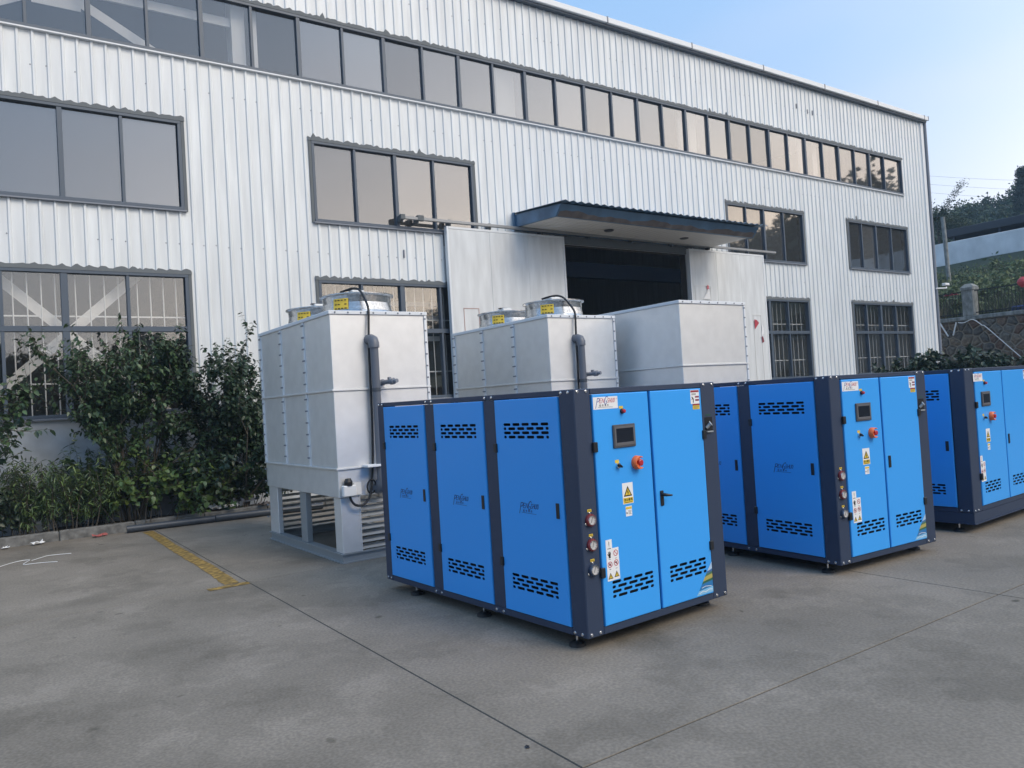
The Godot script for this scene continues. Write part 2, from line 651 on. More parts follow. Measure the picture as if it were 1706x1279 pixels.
func build_factory() -> void:
	var f := thing("factory_building", "long white corrugated metal factory hall with rows of dark framed windows", "building")
	# x0, x1, y0, y1
	var strip := [-6.5, 26.55, 7.86, 9.10]
	var w1 := [-0.56, 3.04, 5.18, 6.73]
	var w2 := [5.353, 8.94, 5.18, 6.73]
	var w3 := [17.168, 20.668, 5.15, 6.70]
	var w4 := [23.015, 26.59, 5.15, 6.70]
	var l1 := [-0.56, 3.04, 1.743, 4.08]
	var l2 := [5.353, 8.94, 1.743, 4.08]
	var l3 := [17.168, 20.668, 1.743, 4.06]
	var l4 := [23.015, 26.59, 1.743, 4.06]
	var gate := [11.18, 15.42, -0.2, 5.15]
	openings = [strip, w1, w2, w3, w4, l1, l2, l3, l4, gate]
	build_wall(f)
	var sm := []
	for k in range(-8, 29):
		sm.append(0.83 + 0.8787 * k)
	window(f, strip, sm, 0, false, 1)
	window(f, w1, [0.35, 1.23, 2.11], 0, false, 2)
	window(f, w2, [6.22, 7.09, 7.97], 0, false, 3)
	window(f, w3, [18.0, 18.80, 19.70], 0, false, 4)
	window(f, w4, [23.8, 24.65, 25.57], 0, false, 5)
	window(f, l1, [0.35, 1.19, 2.10], 3.14, true, 6)
	window(f, l2, [6.23, 7.10, 7.97], 3.12, true, 7)
	window(f, l3, [18.0, 18.80, 19.66], 3.10, true, 8)
	window(f, l4, [23.77, 24.64, 25.53], 3.10, true, 9)
	interior(f)
	# eave gutter with jointed white coping
	var gut := part("gutter", box_mesh(Vector3(X0, EAVE, 0.004), Vector3(X1 + 0.12, EAVE + 0.05, 0.13), 0.004), M.alu, f)
	var k := 0
	var x := -8.0
	while x < X1:
		var e := minf(x + 3.0, X1 + 0.14)
		fast_part("coping", k, box_mesh(Vector3(x + 0.008, EAVE + 0.054, -0.25), Vector3(e - 0.008, EAVE + 0.20, 0.20), 0.012), M.white_trim, f)
		fast_part("coping_joint", k, box_mesh(Vector3(e - 0.02, EAVE + 0.06, -0.24), Vector3(e + 0.02, EAVE + 0.212, 0.208), 0.004), M.trim, f)
		x += 3.0
		k += 1
	gut.position.y = 0.0
	# corner trim and downpipe
	part("corner_trim", box_mesh(Vector3(X1 - 0.16, 0, 0.006), Vector3(X1 + 0.02, EAVE, 0.05), 0.006), M.white_trim, f)
	part("downpipe", tube_mesh([Vector3(X1 + 0.11, EAVE, 0.06), Vector3(X1 + 0.11, 0, 0.06)], 0.055, 10), M.trim, f)
	# right gable wall, left wall, back and roof
	part("gable_wall", box_mesh(Vector3(X1 - 0.2, 0, -24), Vector3(X1, EAVE + 0.04, -0.2)), M.cladding, f)
	part("left_wall", box_mesh(Vector3(X0 - 0.2, 0, -24), Vector3(X0, EAVE + 0.04, 0)), M.cladding, f)
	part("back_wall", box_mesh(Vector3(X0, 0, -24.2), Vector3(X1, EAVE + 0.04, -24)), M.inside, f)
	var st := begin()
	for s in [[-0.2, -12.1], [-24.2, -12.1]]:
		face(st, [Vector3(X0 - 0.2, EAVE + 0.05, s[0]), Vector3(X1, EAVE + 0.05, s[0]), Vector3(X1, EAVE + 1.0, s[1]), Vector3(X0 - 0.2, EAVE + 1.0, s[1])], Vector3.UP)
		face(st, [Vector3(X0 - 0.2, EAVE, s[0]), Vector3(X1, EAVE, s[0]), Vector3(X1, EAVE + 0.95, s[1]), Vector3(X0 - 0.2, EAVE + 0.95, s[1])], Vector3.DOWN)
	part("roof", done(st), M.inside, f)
	for gx in [X0 - 0.1, X1 - 0.1]:
		var gs := begin()
		for gz in [-0.1, 0.1]:
			face(gs, [Vector3(gx + gz, EAVE - 0.02, -0.2), Vector3(gx + gz, EAVE - 0.02, -24.2), Vector3(gx + gz, EAVE + 0.99, -12.1)], Vector3(gz, 0, 0))
		part("gable_top", done(gs), M.cladding, f)
	build_gate(f)
	build_canopy(f)


func in_opening(x: float, y: float) -> bool:
	for o in openings:
		if x > o[0] and x < o[1] and y > o[2] and y < o[3]:
			return true
	return false


func runs(xm: float, y0: float, y1: float) -> Array:
	var cuts := [y0, y1]
	for o in openings:
		if xm > o[0] and xm < o[1]:
			for y in [o[2], o[3]]:
				if y > y0 and y < y1:
					cuts.append(y)
	cuts.sort()
	var out := []
	for i in cuts.size() - 1:
		if not in_opening(xm, (cuts[i] + cuts[i + 1]) * 0.5):
			out.append([cuts[i], cuts[i + 1]])
	return out


func build_wall(f: Node3D) -> void:
	var xc := [X0, X1]
	for o in openings:
		for x in [o[0], o[1]]:
			if not xc.has(x):
				xc.append(x)
	xc.sort()
	var core := begin()
	for i in xc.size() - 1:
		var xm: float = (xc[i] + xc[i + 1]) * 0.5
		for r in runs(xm, 0, EAVE):
			box(core, Vector3(xc[i], r[0], -0.2), Vector3(xc[i + 1], r[1], -0.005))
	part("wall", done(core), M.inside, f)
	part("base_wall", box_mesh(Vector3(X0, 0, -0.004), Vector3(11.18, 1.70, 0.012)), M.plaster, f)
	part("base_wall", box_mesh(Vector3(15.42, 0, -0.004), Vector3(X1, 1.70, 0.012)), M.plaster, f)
	part("sill_flashing", box_mesh(Vector3(X0, 1.705, 0.0), Vector3(11.1, 1.74, 0.05), 0.003), M.white_trim, f)
	part("sill_flashing", box_mesh(Vector3(15.5, 1.705, 0.0), Vector3(X1 - 0.17, 1.74, 0.05), 0.003), M.white_trim, f)
	# cladding sheets, four ribs each
	var seams := []
	var s := X0
	while s < X1 - 0.17:
		seams.append(s)
		s += 0.82
	seams.append(X1 - 0.165)
	var cuts := seams.duplicate()
	for x in xc:
		var near := false
		for q in cuts:
			if absf(q - x) < 0.012:
				near = true
		if not near:
			cuts.append(x)
	cuts.sort()
	var k := 0
	for i in cuts.size() - 1:
		var xa: float = cuts[i]
		var xb: float = cuts[i + 1]
		for r in runs((xa + xb) * 0.5, 1.742, EAVE):
			var m := part_sheet(xa, xb, r[0], r[1])
			fast_part("cladding_sheet", k, m, M.cladding if rng.randf() < 0.6 else M.cladding_b, f)
			k += 1
	# rows of screw heads along the purlins
	var screws := []
	for yy in [4.6, 7.3, 9.9]:
		var x := X0 + 0.06
		while x < X1 - 0.3:
			if not in_opening(x, yy) and rng.randf() < 0.5:
				screws.append(Transform3D(Basis.IDENTITY, Vector3(x + rng.randf_range(-0.01, 0.01), yy + rng.randf_range(-0.015, 0.015), 0.004)))
			x += 0.205
	var sm := lathe_mesh([Vector2(0.011, 0.0), Vector2(0.010, 0.005), Vector2(0.0, 0.008)], 6, out_z(Vector3.ZERO))
	many("screw", sm, M.trim, screws, [], f)


func many(called: String, mesh: Mesh, m: Material, at: Array, colors: Array, parent: Node3D = self) -> MultiMeshInstance3D:
	var mm := MultiMesh.new()
	mm.transform_format = MultiMesh.TRANSFORM_3D
	mm.use_colors = colors.size() > 0
	mm.mesh = mesh
	mm.instance_count = at.size()
	for i in at.size():
		mm.set_instance_transform(i, at[i])
		if colors.size():
			mm.set_instance_color(i, colors[i])
	var o := MultiMeshInstance3D.new()
	o.multimesh = mm
	o.material_override = m
	if parent == self:
		o.name = numbered(called)
		add_child(o)
	else:
		o.name = called
		parent.add_child(o, true)
	o.set_meta("kind", "stuff")
	return o


func part_sheet(xa: float, xb: float, y0: float, y1: float) -> ArrayMesh:
	var pitch := 0.205
	var pts := [Vector2(xa, 0)]
	var kk := int(floor((xa - X0) / pitch)) - 1
	while X0 + kk * pitch < xb + 0.1:
		var c := X0 + 0.10 + kk * pitch
		for q in [[-0.030, 0.0], [-0.014, 0.026], [0.014, 0.026], [0.030, 0.0]]:
			var x: float = c + q[0]
			if x > xa + 0.001 and x < xb - 0.001:
				pts.append(Vector2(x, q[1]))
		kk += 1
	pts.append(Vector2(xb, 0))
	# ends cut through a rib
	for e in [0, pts.size() - 1]:
		var ph := fposmod(pts[e].x - X0 - 0.10 + 0.1025, pitch) - 0.1025
		pts[e].y = clampf((0.030 - absf(ph)) / 0.016, 0, 1) * 0.026
	var za := rng.randf_range(0.0, 0.0025)
	var zb := rng.randf_range(0.0, 0.0025)
	var st := begin()
	for i in pts.size() - 1:
		var p: Vector2 = pts[i]
		var q: Vector2 = pts[i + 1]
		var pz := p.y + lerpf(za, zb, (p.x - xa) / (xb - xa))
		var qz := q.y + lerpf(za, zb, (q.x - xa) / (xb - xa))
		face(st, [Vector3(p.x, y0, pz), Vector3(q.x, y0, qz), Vector3(q.x, y1, qz), Vector3(p.x, y1, pz)], Vector3.BACK)
		if pz > 0.006 or qz > 0.006:
			face(st, [Vector3(p.x, y0, -0.003), Vector3(q.x, y0, -0.003), Vector3(q.x, y0, qz), Vector3(p.x, y0, pz)], Vector3.DOWN)
	return done(st)


func window(f: Node3D, o: Array, mull: Array, transom: float, bars: bool, sd: int) -> void:
	var r := RandomNumberGenerator.new()
	r.seed = sd * 17
	var x0: float = o[0]
	var x1: float = o[1]
	var y0: float = o[2]
	var y1: float = o[3]
	var w := part("window", box_mesh(Vector3(x0, y0, -0.10), Vector3(x1, y0 + 0.055, 0.05), 0.004), M.alu, f)
	var st := begin()
	var fw := 0.055
	box(st, Vector3(x0, y1 - fw, -0.10), Vector3(x1, y1, 0.034), 0.003)
	box(st, Vector3(x0, y0 + fw, -0.098), Vector3(x0 + fw, y1 - fw, 0.032), 0.003)
	box(st, Vector3(x1 - fw, y0 + fw, -0.098), Vector3(x1, y1 - fw, 0.032), 0.003)
	part("frame", done(st), M.alu, w)
	part("drip_sill", box_mesh(Vector3(x0 - 0.03, y0 - 0.03, 0.0), Vector3(x1 + 0.03, y0 - 0.004, 0.07), 0.003), M.trim if sd > 1 else M.white_trim, w)
	# smeared sealant along the head
	st = begin()
	var x := x0 - 0.06
	var top := y1 + 0.07
	while x < x1 + 0.06:
		var nx := minf(x + r.randf_range(0.03, 0.07), x1 + 0.06)
		var rib := absf(fposmod(x - X0, 0.205) - 0.10) < 0.035
		var nt := y1 + (0.080 if rib else 0.062) + r.randf_range(-0.02, 0.02)
		if r.randf() < 0.012:
			nt += 0.09
		for zz in [0.034]:
			face(st, [Vector3(x, y1 - 0.004, zz + 0.006), Vector3(nx, y1 - 0.004, zz + 0.006), Vector3(nx, nt, zz - 0.004), Vector3(x, top, zz - 0.004)], Vector3.BACK)
			face(st, [Vector3(x, y1 - 0.004, zz + 0.006), Vector3(nx, y1 - 0.004, zz + 0.006), Vector3(nx, y1 - 0.004, 0), Vector3(x, y1 - 0.004, 0)], Vector3.DOWN)
			face(st, [Vector3(x, top, zz - 0.004), Vector3(nx, nt, zz - 0.004), Vector3(nx, nt, 0), Vector3(x, top, 0)], Vector3.UP)
		top = nt
		x = nx
	if sd > 1:
		for side in [x0 - 0.055, x1 + 0.003]:
			box(st, Vector3(side, y0 - 0.01, 0.0), Vector3(side + 0.052, y1 + 0.02, 0.029))
	part("sealant", done(st), M.sealant, w)
	var xs := [x0 + fw]
	for m in mull:
		if m > x0 + 0.2 and m < x1 - 0.2:
			xs.append(m)
	xs.append(x1 - fw)
	var rows := [[y0 + 0.056, y1 - fw - 0.001]]
	if transom > 0:
		rows = [[y0 + 0.056, transom - 0.045], [transom + 0.045, y1 - fw - 0.001]]
		part("transom", box_mesh(Vector3(x0 + fw + 0.001, transom - 0.044, -0.096), Vector3(x1 - fw - 0.001, transom + 0.044, 0.026), 0.003), M.alu, w)
	var npane := 0
	for i in xs.size() - 1:
		var hw := 0.036 if i % 2 == 0 else 0.024
		if transom > 0 and i == 2:
			hw = 0.05
		if i > 0:
			for row in rows:
				part("mullion", box_mesh(Vector3(xs[i] - hw, row[0], -0.09), Vector3(xs[i] + hw, row[1], 0.024), 0.003), M.alu, w)
		for row in rows:
			var a := Vector3(xs[i] + 0.02, row[0] - 0.01, 0)
			var b := Vector3(xs[i + 1] - 0.02, row[1] + 0.01, 0)
			var g := begin()
			var t := [r.randf_range(-0.006, 0.006), r.randf_range(-0.006, 0.006), r.randf_range(-0.009, 0.009)]
			var z0 := -0.035
			face(g, [Vector3(a.x, a.y, z0 + t[0]), Vector3(b.x, a.y, z0 + t[1]), Vector3(b.x, b.y, z0 + t[1] + t[2]), Vector3(a.x, b.y, z0 + t[0] + t[2])], Vector3.BACK)
			var pane_m: StandardMaterial3D = M.pane_open if (y0 > 7.0 and xs[i] < 4.4) else M.pane_clear if (transom > 0) else M.panes[r.randi() % 4]
			fast_part("pane", npane, done(g), pane_m, w)
			npane += 1
	if bars:
		var k := 0
		for i in xs.size() - 1:
			var n := 4
			for b in n:
				var bx: float = lerpf(xs[i] + 0.04, xs[i + 1] - 0.04, (b + 0.6) / n)
				fast_part("bar", k, tube_mesh([Vector3(bx, y0 + 0.02, -0.17), Vector3(bx, y1 - 0.05, -0.17)], 0.011, 6), M.bars, w)
				k += 1
		for yy in [y0 + 0.55, y0 + 1.62]:
			fast_part("bar", k, box_mesh(Vector3(x0 + 0.03, yy - 0.012, -0.186), Vector3(x1 - 0.03, yy + 0.012, -0.181)), M.bars, w)
			k += 1


func interior(f: Node3D) -> void:
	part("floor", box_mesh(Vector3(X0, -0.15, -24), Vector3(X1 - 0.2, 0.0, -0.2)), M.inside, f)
	# white steel columns and crossed braces behind the glass
	for cx in [4.2, 10.3, 16.4, 22.0, -1.6]:
		var st := begin()
		box(st, Vector3(cx - 0.12, 0, -0.62), Vector3(cx + 0.12, EAVE, -0.60))
		box(st, Vector3(cx - 0.12, 0, -0.34), Vector3(cx + 0.12, EAVE, -0.32))
		box(st, Vector3(cx - 0.006, 0, -0.60), Vector3(cx + 0.006, EAVE, -0.34))
		part("column", done(st), M.steel_white, f)
	for c in [[-0.45, 1.5, 2.95, 4.7], [-0.45, 4.7, 2.95, 1.5], [-1.5, 7.3, 4.1, 10.3], [-1.5, 10.3, 4.1, 7.3]]:
		var st := begin()
		var a := Vector3(c[0], c[1], -0.45)
		var b := Vector3(c[2], c[3], -0.45 - 0.02)
		var d := (b - a).normalized()
		var x := Transform3D(Basis(d, Vector3(-d.y, d.x, 0), Vector3.BACK), a)
		box(st, Vector3(0, -0.08, 0.10), Vector3(a.distance_to(b), 0.08, 0.11), 0.0, x)
		part("brace", done(st), M.steel_white, f)
	part("gusset", box_mesh(Vector3(0.95, 8.45, -0.34), Vector3(1.65, 9.15, -0.33)), M.steel_white, f)
	part("strut", box_mesh(Vector3(-1.5, 8.72, -0.32), Vector3(4.1, 8.88, -0.28)), M.steel_white, f)
	part("inner_column", box_mesh(Vector3(13.6, 0, -6.2), Vector3(13.95, EAVE - 0.4, -5.85)), mat(lin(0.05, 0.09, 0.17), 0.6), f)
	part("crane_beam", box_mesh(Vector3(X0, 5.6, -6.15), Vector3(X1 - 0.3, 6.1, -5.9)), mat(lin(0.05, 0.09, 0.17), 0.6), f)
	for yy in [3.42, 3.72, 2.98]:
		part("shelf_rail", box_mesh(Vector3(5.2, yy, -0.75), Vector3(8.3, yy + 0.1, -0.70)), M.steel_white, f)
	for q in [[4.05, 0.24], [4.40, 0.11], [9.85, 0.3], [15.70, 0.2], [20.97, 0.3]]:
		part("white_post", box_mesh(Vector3(q[0], 7.9, -0.26), Vector3(q[0] + q[1], EAVE, -0.21)), M.steel_white, f)


func build_gate(f: Node3D) -> void:
	part("door_lintel", box_mesh(Vector3(11.05, 5.15, 0.03), Vector3(15.6, 5.33, 0.09), 0.004), M.sealant, f)
	# two sliding leaves of joined sandwich boards on an outside rail
	var k := 0
	for d in [[8.117, 11.19, 5.28, 3], [15.38, 18.40, 5.27, 3]]:
		var leaf := part("sliding_door", box_mesh(Vector3(d[0], 0.05, 0.098), Vector3(d[1], 0.12, 0.20), 0.006), M.trim, f)
		var st := begin()
		box(st, Vector3(d[0] - 0.02, 0.12, 0.096), Vector3(d[0] + 0.03, d[2], 0.202), 0.004)
		box(st, Vector3(d[1] - 0.03, 0.12, 0.096), Vector3(d[1] + 0.02, d[2], 0.202), 0.004)
		box(st, Vector3(d[0] + 0.031, d[2] - 0.05, 0.096), Vector3(d[1] - 0.031, d[2], 0.202), 0.004)
		part("edge_trim", done(st), M.white_trim, leaf)
		var w: float = (d[1] - d[0] - 0.062) / d[3]
		for i in d[3]:
			var a: float = d[0] + 0.031 + i * w
			part("door_board", box_mesh(Vector3(a + 0.001, 0.121, 0.105), Vector3(a + w - 0.001, d[2] - 0.051, 0.195 + (i % 2) * 0.0015), 0.004), M.door_panel, leaf)
		k += 1
	var st2 := begin()
	box(st2, Vector3(7.05, 5.34, 0.17), Vector3(18.95, 5.40, 0.24), 0.006)
	part("door_rail", done(st2), M.rail, f)
	for bx in [7.1, 7.45, 8.2, 9.2, 10.6, 12.0, 13.4, 14.8, 16.2, 17.4, 18.6]:
		part("rail_bracket", box_mesh(Vector3(bx - 0.03, 5.30, 0.03), Vector3(bx + 0.03, 5.43, 0.168), 0.004), M.sealant, f)
	part("rail_bracket", box_mesh(Vector3(7.04, 5.33, 0.165), Vector3(7.14, 5.43, 0.25), 0.004), M.sealant, f)
	part("rail_bracket", box_mesh(Vector3(7.42, 5.33, 0.165), Vector3(7.56, 5.44, 0.25), 0.004), M.sealant, f)
	# traces of old notices on the leaves
	var tape := mat(lin(0.45, 0.25, 0.22), 0.8)
	var ld := f.get_node("sliding_door")
	var rd := f.get_node("sliding_door_001")
	part("tape_frame", frame_mesh(8.40, 3.06, 8.78, 3.58, 0.010), tape, ld)
	part("tape_frame", frame_mesh(17.78, 1.7, 18.12, 3.57, 0.012), M.soffit, rd)
	part("tape_frame", frame_mesh(15.50, 3.9, 16.10, 4.31, 0.010), M.soffit, rd)
	scrap(rd, [15.78, 3.95, 16.06, 3.95, 16.04, 4.18, 15.98, 4.24], M.paper)
	scrap(rd, [15.94, 4.22, 16.03, 4.22, 16.02, 4.33, 15.95, 4.33], mat(lin(0.6, 0.18, 0.2), 0.7))
	scrap(rd, [17.82, 3.16, 17.99, 3.34, 17.93, 3.42, 17.80, 3.44], mat(lin(0.42, 0.05, 0.07), 0.7))
	scrap(rd, [18.10, 2.78, 18.17, 2.82, 18.16, 2.95, 18.08, 2.98], mat(lin(0.20, 0.03, 0.05), 0.7))
	scrap(rd, [18.09, 3.0, 18.17, 3.05, 18.20, 3.2, 18.12, 3.3], M.paper)
	# dents and scuffs on the cladding
	for q in [[20.72, 9.92, 0.03, 0.14], [21.25, 9.85, 0.04, 0.12], [21.52, 9.84, 0.03, 0.14], [7.17, 4.60, 0.025, 0.16], [8.12, 4.9, 0.012, 0.22], [8.16, 4.82, 0.012, 0.26]]:
		part("scuff", box_mesh(Vector3(q[0], q[1], 0.0), Vector3(q[0] + q[2], q[1] + q[3], 0.029)), M.trim, f)


func scrap(leaf: Node3D, p: Array, m: Material) -> void:
	var st := begin()
	var pts := []
	for i in range(0, p.size(), 2):
		pts.append(Vector3(p[i], p[i + 1], 0.206 + 0.02 * (i % 4) / 2.0))
	face(st, pts, Vector3.BACK)
	part("torn_notice", done(st), m, leaf)


func frame_mesh(x0: float, y0: float, x1: float, y1: float, w: float) -> ArrayMesh:
	var st := begin()
	var z := 0.2035
	for q in [[x0, y0, x0 + w, y1], [x1 - w, y0, x1, y1], [x0 + w, y1 - w, x1 - w, y1]]:
		box(st, Vector3(q[0], q[1], z - 0.006), Vector3(q[2], q[3], z))
	return done(st)


func build_canopy(f: Node3D) -> void:
	var c := part("canopy", canopy_core(), M.canopy_blue, f)
	# ceiling boards
	var n := 38
	for i in n:
		var a := lerpf(10.02, 16.24, float(i) / n)
		var b := lerpf(10.02, 16.24, float(i + 1) / n)
		var ya := lerpf(5.42, 5.365, (a - 10.0) / 6.3)
		var st := begin()
		box(st, Vector3(a + 0.004, ya - 0.012, 0.05), Vector3(b - 0.004, ya + 0.004, 1.34), 0.003)
		fast_part("soffit_board", i, done(st), M.soffit, c)
	# rusty lower edge of the front fascia
	var st3 := begin()
	for i in 40:
		var a := lerpf(10.0, 16.26, i / 40.0)
		var b := lerpf(10.0, 16.26, (i + 1) / 40.0)
		var ha := 0.085 + 0.035 * sin(i * 0.61) * sin(i * 0.23 + 1.0) + 0.012 * sin(i * 2.3)
		var hb := 0.085 + 0.035 * sin((i + 1) * 0.61) * sin((i + 1) * 0.23 + 1.0) + 0.012 * sin((i + 1) * 2.3)
		var y := 5.345
		face(st3, [Vector3(a, y, 1.506), Vector3(b, y, 1.506), Vector3(b, y + hb, 1.506 + hb * 0.909), Vector3(a, y + ha, 1.506 + ha * 0.909)], Vector3(0, -0.5, 1))
	part("rust_edge", done(st3), M.rust, c)
	# corrugated roof sheet
	var st := begin()
	var x := 9.90
	var k := 0
	st.set_smooth_group(2)
	while x < 16.42:
		var h0 := 0.02 * sin(k * PI / 2.0)
		var h1 := 0.02 * sin((k + 1) * PI / 2.0)
		face(st, [Vector3(x, 5.735 + h0, 0.03), Vector3(x + 0.0525, 5.735 + h1, 0.03), Vector3(x + 0.0525, 5.585 + h1, 1.86), Vector3(x, 5.585 + h0, 1.86)], Vector3.UP)
		x += 0.0525
		k += 1
	st.set_smooth_group(FLAT)
	part("roof_sheet", done(st), M.canopy_blue, c)
	var lamp := [Vector2(0.0, -0.02), Vector2(0.1, -0.02), Vector2(0.12, 0.0)]
	for lx in [12.1, 14.6]:
		part("ceiling_lamp", lathe_mesh(lamp, 16, Transform3D(Basis.IDENTITY, Vector3(lx, 5.375, 0.75))), M.bezel, c)


func canopy_core() -> ArrayMesh:
	var st := begin()
	var xl := 9.95
	var xr := 16.30
	# front fascia leaning out, side fascias, back flashing
	var fl := [Vector3(xl, 5.34, 1.50), Vector3(xr, 5.34, 1.50), Vector3(xr, 5.56, 1.70), Vector3(xl, 5.56, 1.70)]
	face(st, fl, Vector3(0, -0.3, 1))
	for xx in [xl, xr]:
		var s := -1.0 if xx == xl else 1.0
		face(st, [Vector3(xx, 5.43, 0.03), Vector3(xx, 5.34, 1.50), Vector3(xx, 5.56, 1.70), Vector3(xx, 5.71, 0.03)], Vector3(s, 0, 0))
		var i: float = xx - s * 0.05
		face(st, [Vector3(i, 5.43, 0.03), Vector3(i, 5.36, 1.36), Vector3(i, 5.56, 1.60), Vector3(i, 5.71, 0.03)], Vector3(-s, 0, 0))
		face(st, [Vector3(xx, 5.43, 0.03), Vector3(xx, 5.34, 1.50), Vector3(i, 5.34, 1.50), Vector3(i, 5.43, 0.03)], Vector3.DOWN)
	face(st, [Vector3(xl + 0.05, 5.341, 1.5), Vector3(xr - 0.05, 5.341, 1.5), Vector3(xr - 0.05, 5.36, 1.342), Vector3(xl + 0.05, 5.38, 1.342)], Vector3.DOWN)
	box(st, Vector3(xl - 0.05, 5.40, 0.028), Vector3(xl - 0.002, 5.75, 0.10))
	box(st, Vector3(xl, 5.36, 0.03), Vector3(xr, 5.40, 0.05))
	return done(st)


# ------------------------------------------------------------------ right-hand background
func hill_y(x: float, z: float) -> float:
	if x < 45.0:
		return 3.6 + clampf((x - 32.6) / 12.4, 0, 1) * 3.0
	var t := clampf((x - 52.0) / 60.0, 0, 1)
	return 8.7 + (t * t * (3 - 2 * t)) * 8.5 + clampf((x - 100.0) / 80.0, 0, 1) * 3.0


func build_right_side() -> void:
	# terrain behind the stone wall
	var st := begin()
	st.set_smooth_group(3)
	var n := FastNoiseLite.new()
	n.seed = 21
	n.frequency = 0.12
	var xs := [32.35, 34, 36, 38, 40, 42, 44, 45.05, 45.06, 48, 51, 55, 60, 66, 72, 80, 90, 100, 110, 125, 150, 190]
	for i in xs.size() - 1:
		for j in 40:
			var q := []
			for c in [[0, 0], [1, 0], [1, 1], [0, 1]]:
				var x: float = xs[i + c[0]]
				var z: float = -110.0 + (j + c[1]) * 5.0
				q.append(Vector3(x, hill_y(x, z) + n.get_noise_2d(x, z) * (0.3 if x < 45 else minf((x - 45) * 0.06, 1.5)), z))
			face(st, q, Vector3.UP)
	st.set_smooth_group(FLAT)
	struct("hillside", done(st), M.bank)
	stone_wall()
	# rendered wall higher up the slope
	var w := part("upper_wall", box_mesh(Vector3(44.6, 5.5, -60), Vector3(45.0, 8.9, 60), 0.02), M.far_wall)
	tag(w, "pale rendered wall high on the grassy bank, below the dark shed roof", "wall")
	# dark shed roof above it
	var shed := thing("shed", "long low shed with a dark roof above the pale upper wall", "shed")
	var s2 := begin()
	box(s2, Vector3(46.6, 9.50, -8.3), Vector3(52.0, 9.95, 6.0), 0.03)
	part("roof", done(s2), M.roof_dark, shed)
	part("back_wall", box_mesh(Vector3(50.0, 8.0, -9), Vector3(50.3, 9.45, 6)), M.roof_dark, shed)
	for z in [-7.8, -5.4, -3.0, -0.6, 1.8, 4.2]:
		part("post", box_mesh(Vector3(46.7, 8.3, z - 0.05), Vector3(46.8, 9.6, z + 0.05)), M.roof_dark, shed)
	# lamp pole
	var pole := part("utility_pole", tube_mesh([Vector3(40, 5.9, -5.05), Vector3(40, 9.45, -5.15)], 0.1, 10), M.pillar)
	tag(pole, "slim pale concrete pole standing on the bank beside the factory corner", "pole")
	# grass and weeds on the bank
	var r := RandomNumberGenerator.new()
	r.seed = 4
	var tuft := grass_tuft(r)
	var at := []
	var col := []
	for i in 16000:
		var x := r.randf_range(32.5, 44.5)
		var z := r.randf_range(-9, 12)
		var hh := r.randf_range(0.6, 1.3) * (1.0 + 0.4 * n.get_noise_2d(x * 5, z * 5))
		at.append(Transform3D(Basis(Vector3.UP, r.randf() * TAU).scaled(Vector3(1.2, hh, 1.2)), Vector3(x, hill_y(x, z) - 0.15, z)))
		var g := r.randf()
		var c := Color(0.09, 0.115, 0.07).lerp(Color(0.20, 0.19, 0.14), g)
		if n.get_noise_2d(x * 3 + 50, z * 3) > 0.1:
			c = c.lerp(Color(0.085, 0.13, 0.055), 0.6)
		col.append(c)
	many("bank_grass", tuft, M.leaf_far, at, col)
	var clump := leaf_clump(r, 30, 0.55, 0.13)
	at = []
	col = []
	for i in 2200:
		var x := r.randf_range(33.0, 44.3)
		var z := r.randf_range(-9, 8)
		var thick := n.get_noise_2d(x * 4.0 + 9.0, z * 4.0)
		if thick < -0.12:
			continue
		at.append(Transform3D(Basis(Vector3.UP, r.randf() * TAU).scaled(Vector3.ONE * r.randf_range(0.4, 0.9)), Vector3(x, hill_y(x, z) + r.randf_range(0.1, 0.5 + 0.6 * thick + 0.06 * (z + 9.0)), z)))
		col.append(Color(0.07, 0.10, 0.055).lerp(Color(0.15, 0.19, 0.085), r.randf()))
	many("bank_scrub", clump, M.leaf_far, at, col)
	# wood covering the hill
	at = []
	col = []
	for i in 900:
		var x := 53.0 + pow(r.randf(), 1.4) * 90.0
		var z := r.randf_range(-75, 25)
		if x < 58 and z > -10:
			continue
		var base := hill_y(x, z)
		var th := r.randf_range(3.2, 6.0) * clampf((x - 45.0) / 42.0, 0.25, 1.0)
		var tone := r.randf()
		for k in 42:
			var d := Vector3(r.randfn(0, 0.5), r.randf_range(-0.45, 0.6), r.randfn(0, 0.5))
			var p := Vector3(x, base + th * 0.6, z) + Vector3(d.x * 2.6, d.y * th * 0.75, d.z * 2.6)
			at.append(Transform3D(Basis(Vector3(r.randf(), 1, r.randf()).normalized(), r.randf() * TAU).scaled(Vector3.ONE * r.randf_range(0.9, 2.0)), p))
			col.append(Color(0.028, 0.055, 0.030).lerp(Color(0.050, 0.075, 0.035), tone * 0.7 + r.randf() * 0.3))
	for i in 260:   # the wood goes on above the wall, to the right of the photo
		var x := 46.5 + pow(r.randf(), 1.3) * 26.0
		var z := r.randf_range(9, 75)
		var base := hill_y(x, z)
		var th := r.randf_range(3.2, 5.8)
		var tone := r.randf()
		for k in 46:
			var p := Vector3(x + r.randfn(0, 1.2), base + th * (0.1 + 0.85 * r.randf()), z + r.randfn(0, 1.2))
			at.append(Transform3D(Basis(Vector3.UP, r.randf() * TAU).scaled(Vector3.ONE * r.randf_range(1.2, 2.4)), p))
			col.append(Color(0.028, 0.055, 0.030).lerp(Color(0.050, 0.075, 0.035), tone * 0.7 + r.randf() * 0.3))
	many("wood", clump, M.leaf_far, at, col)
	# separate trees against the sky
	crown_tree("roadside_tree", "dark broadleaf tree with a leaning top branch behind the factory corner", Vector3(55, 8.8, -12.7), 4.6, 2.0, 31, true)
	crown_tree("conifer", "tall dark conifer cut by the right edge of the photo", Vector3(75, 11.5, -15.0), 7.4, 2.4, 32, false)
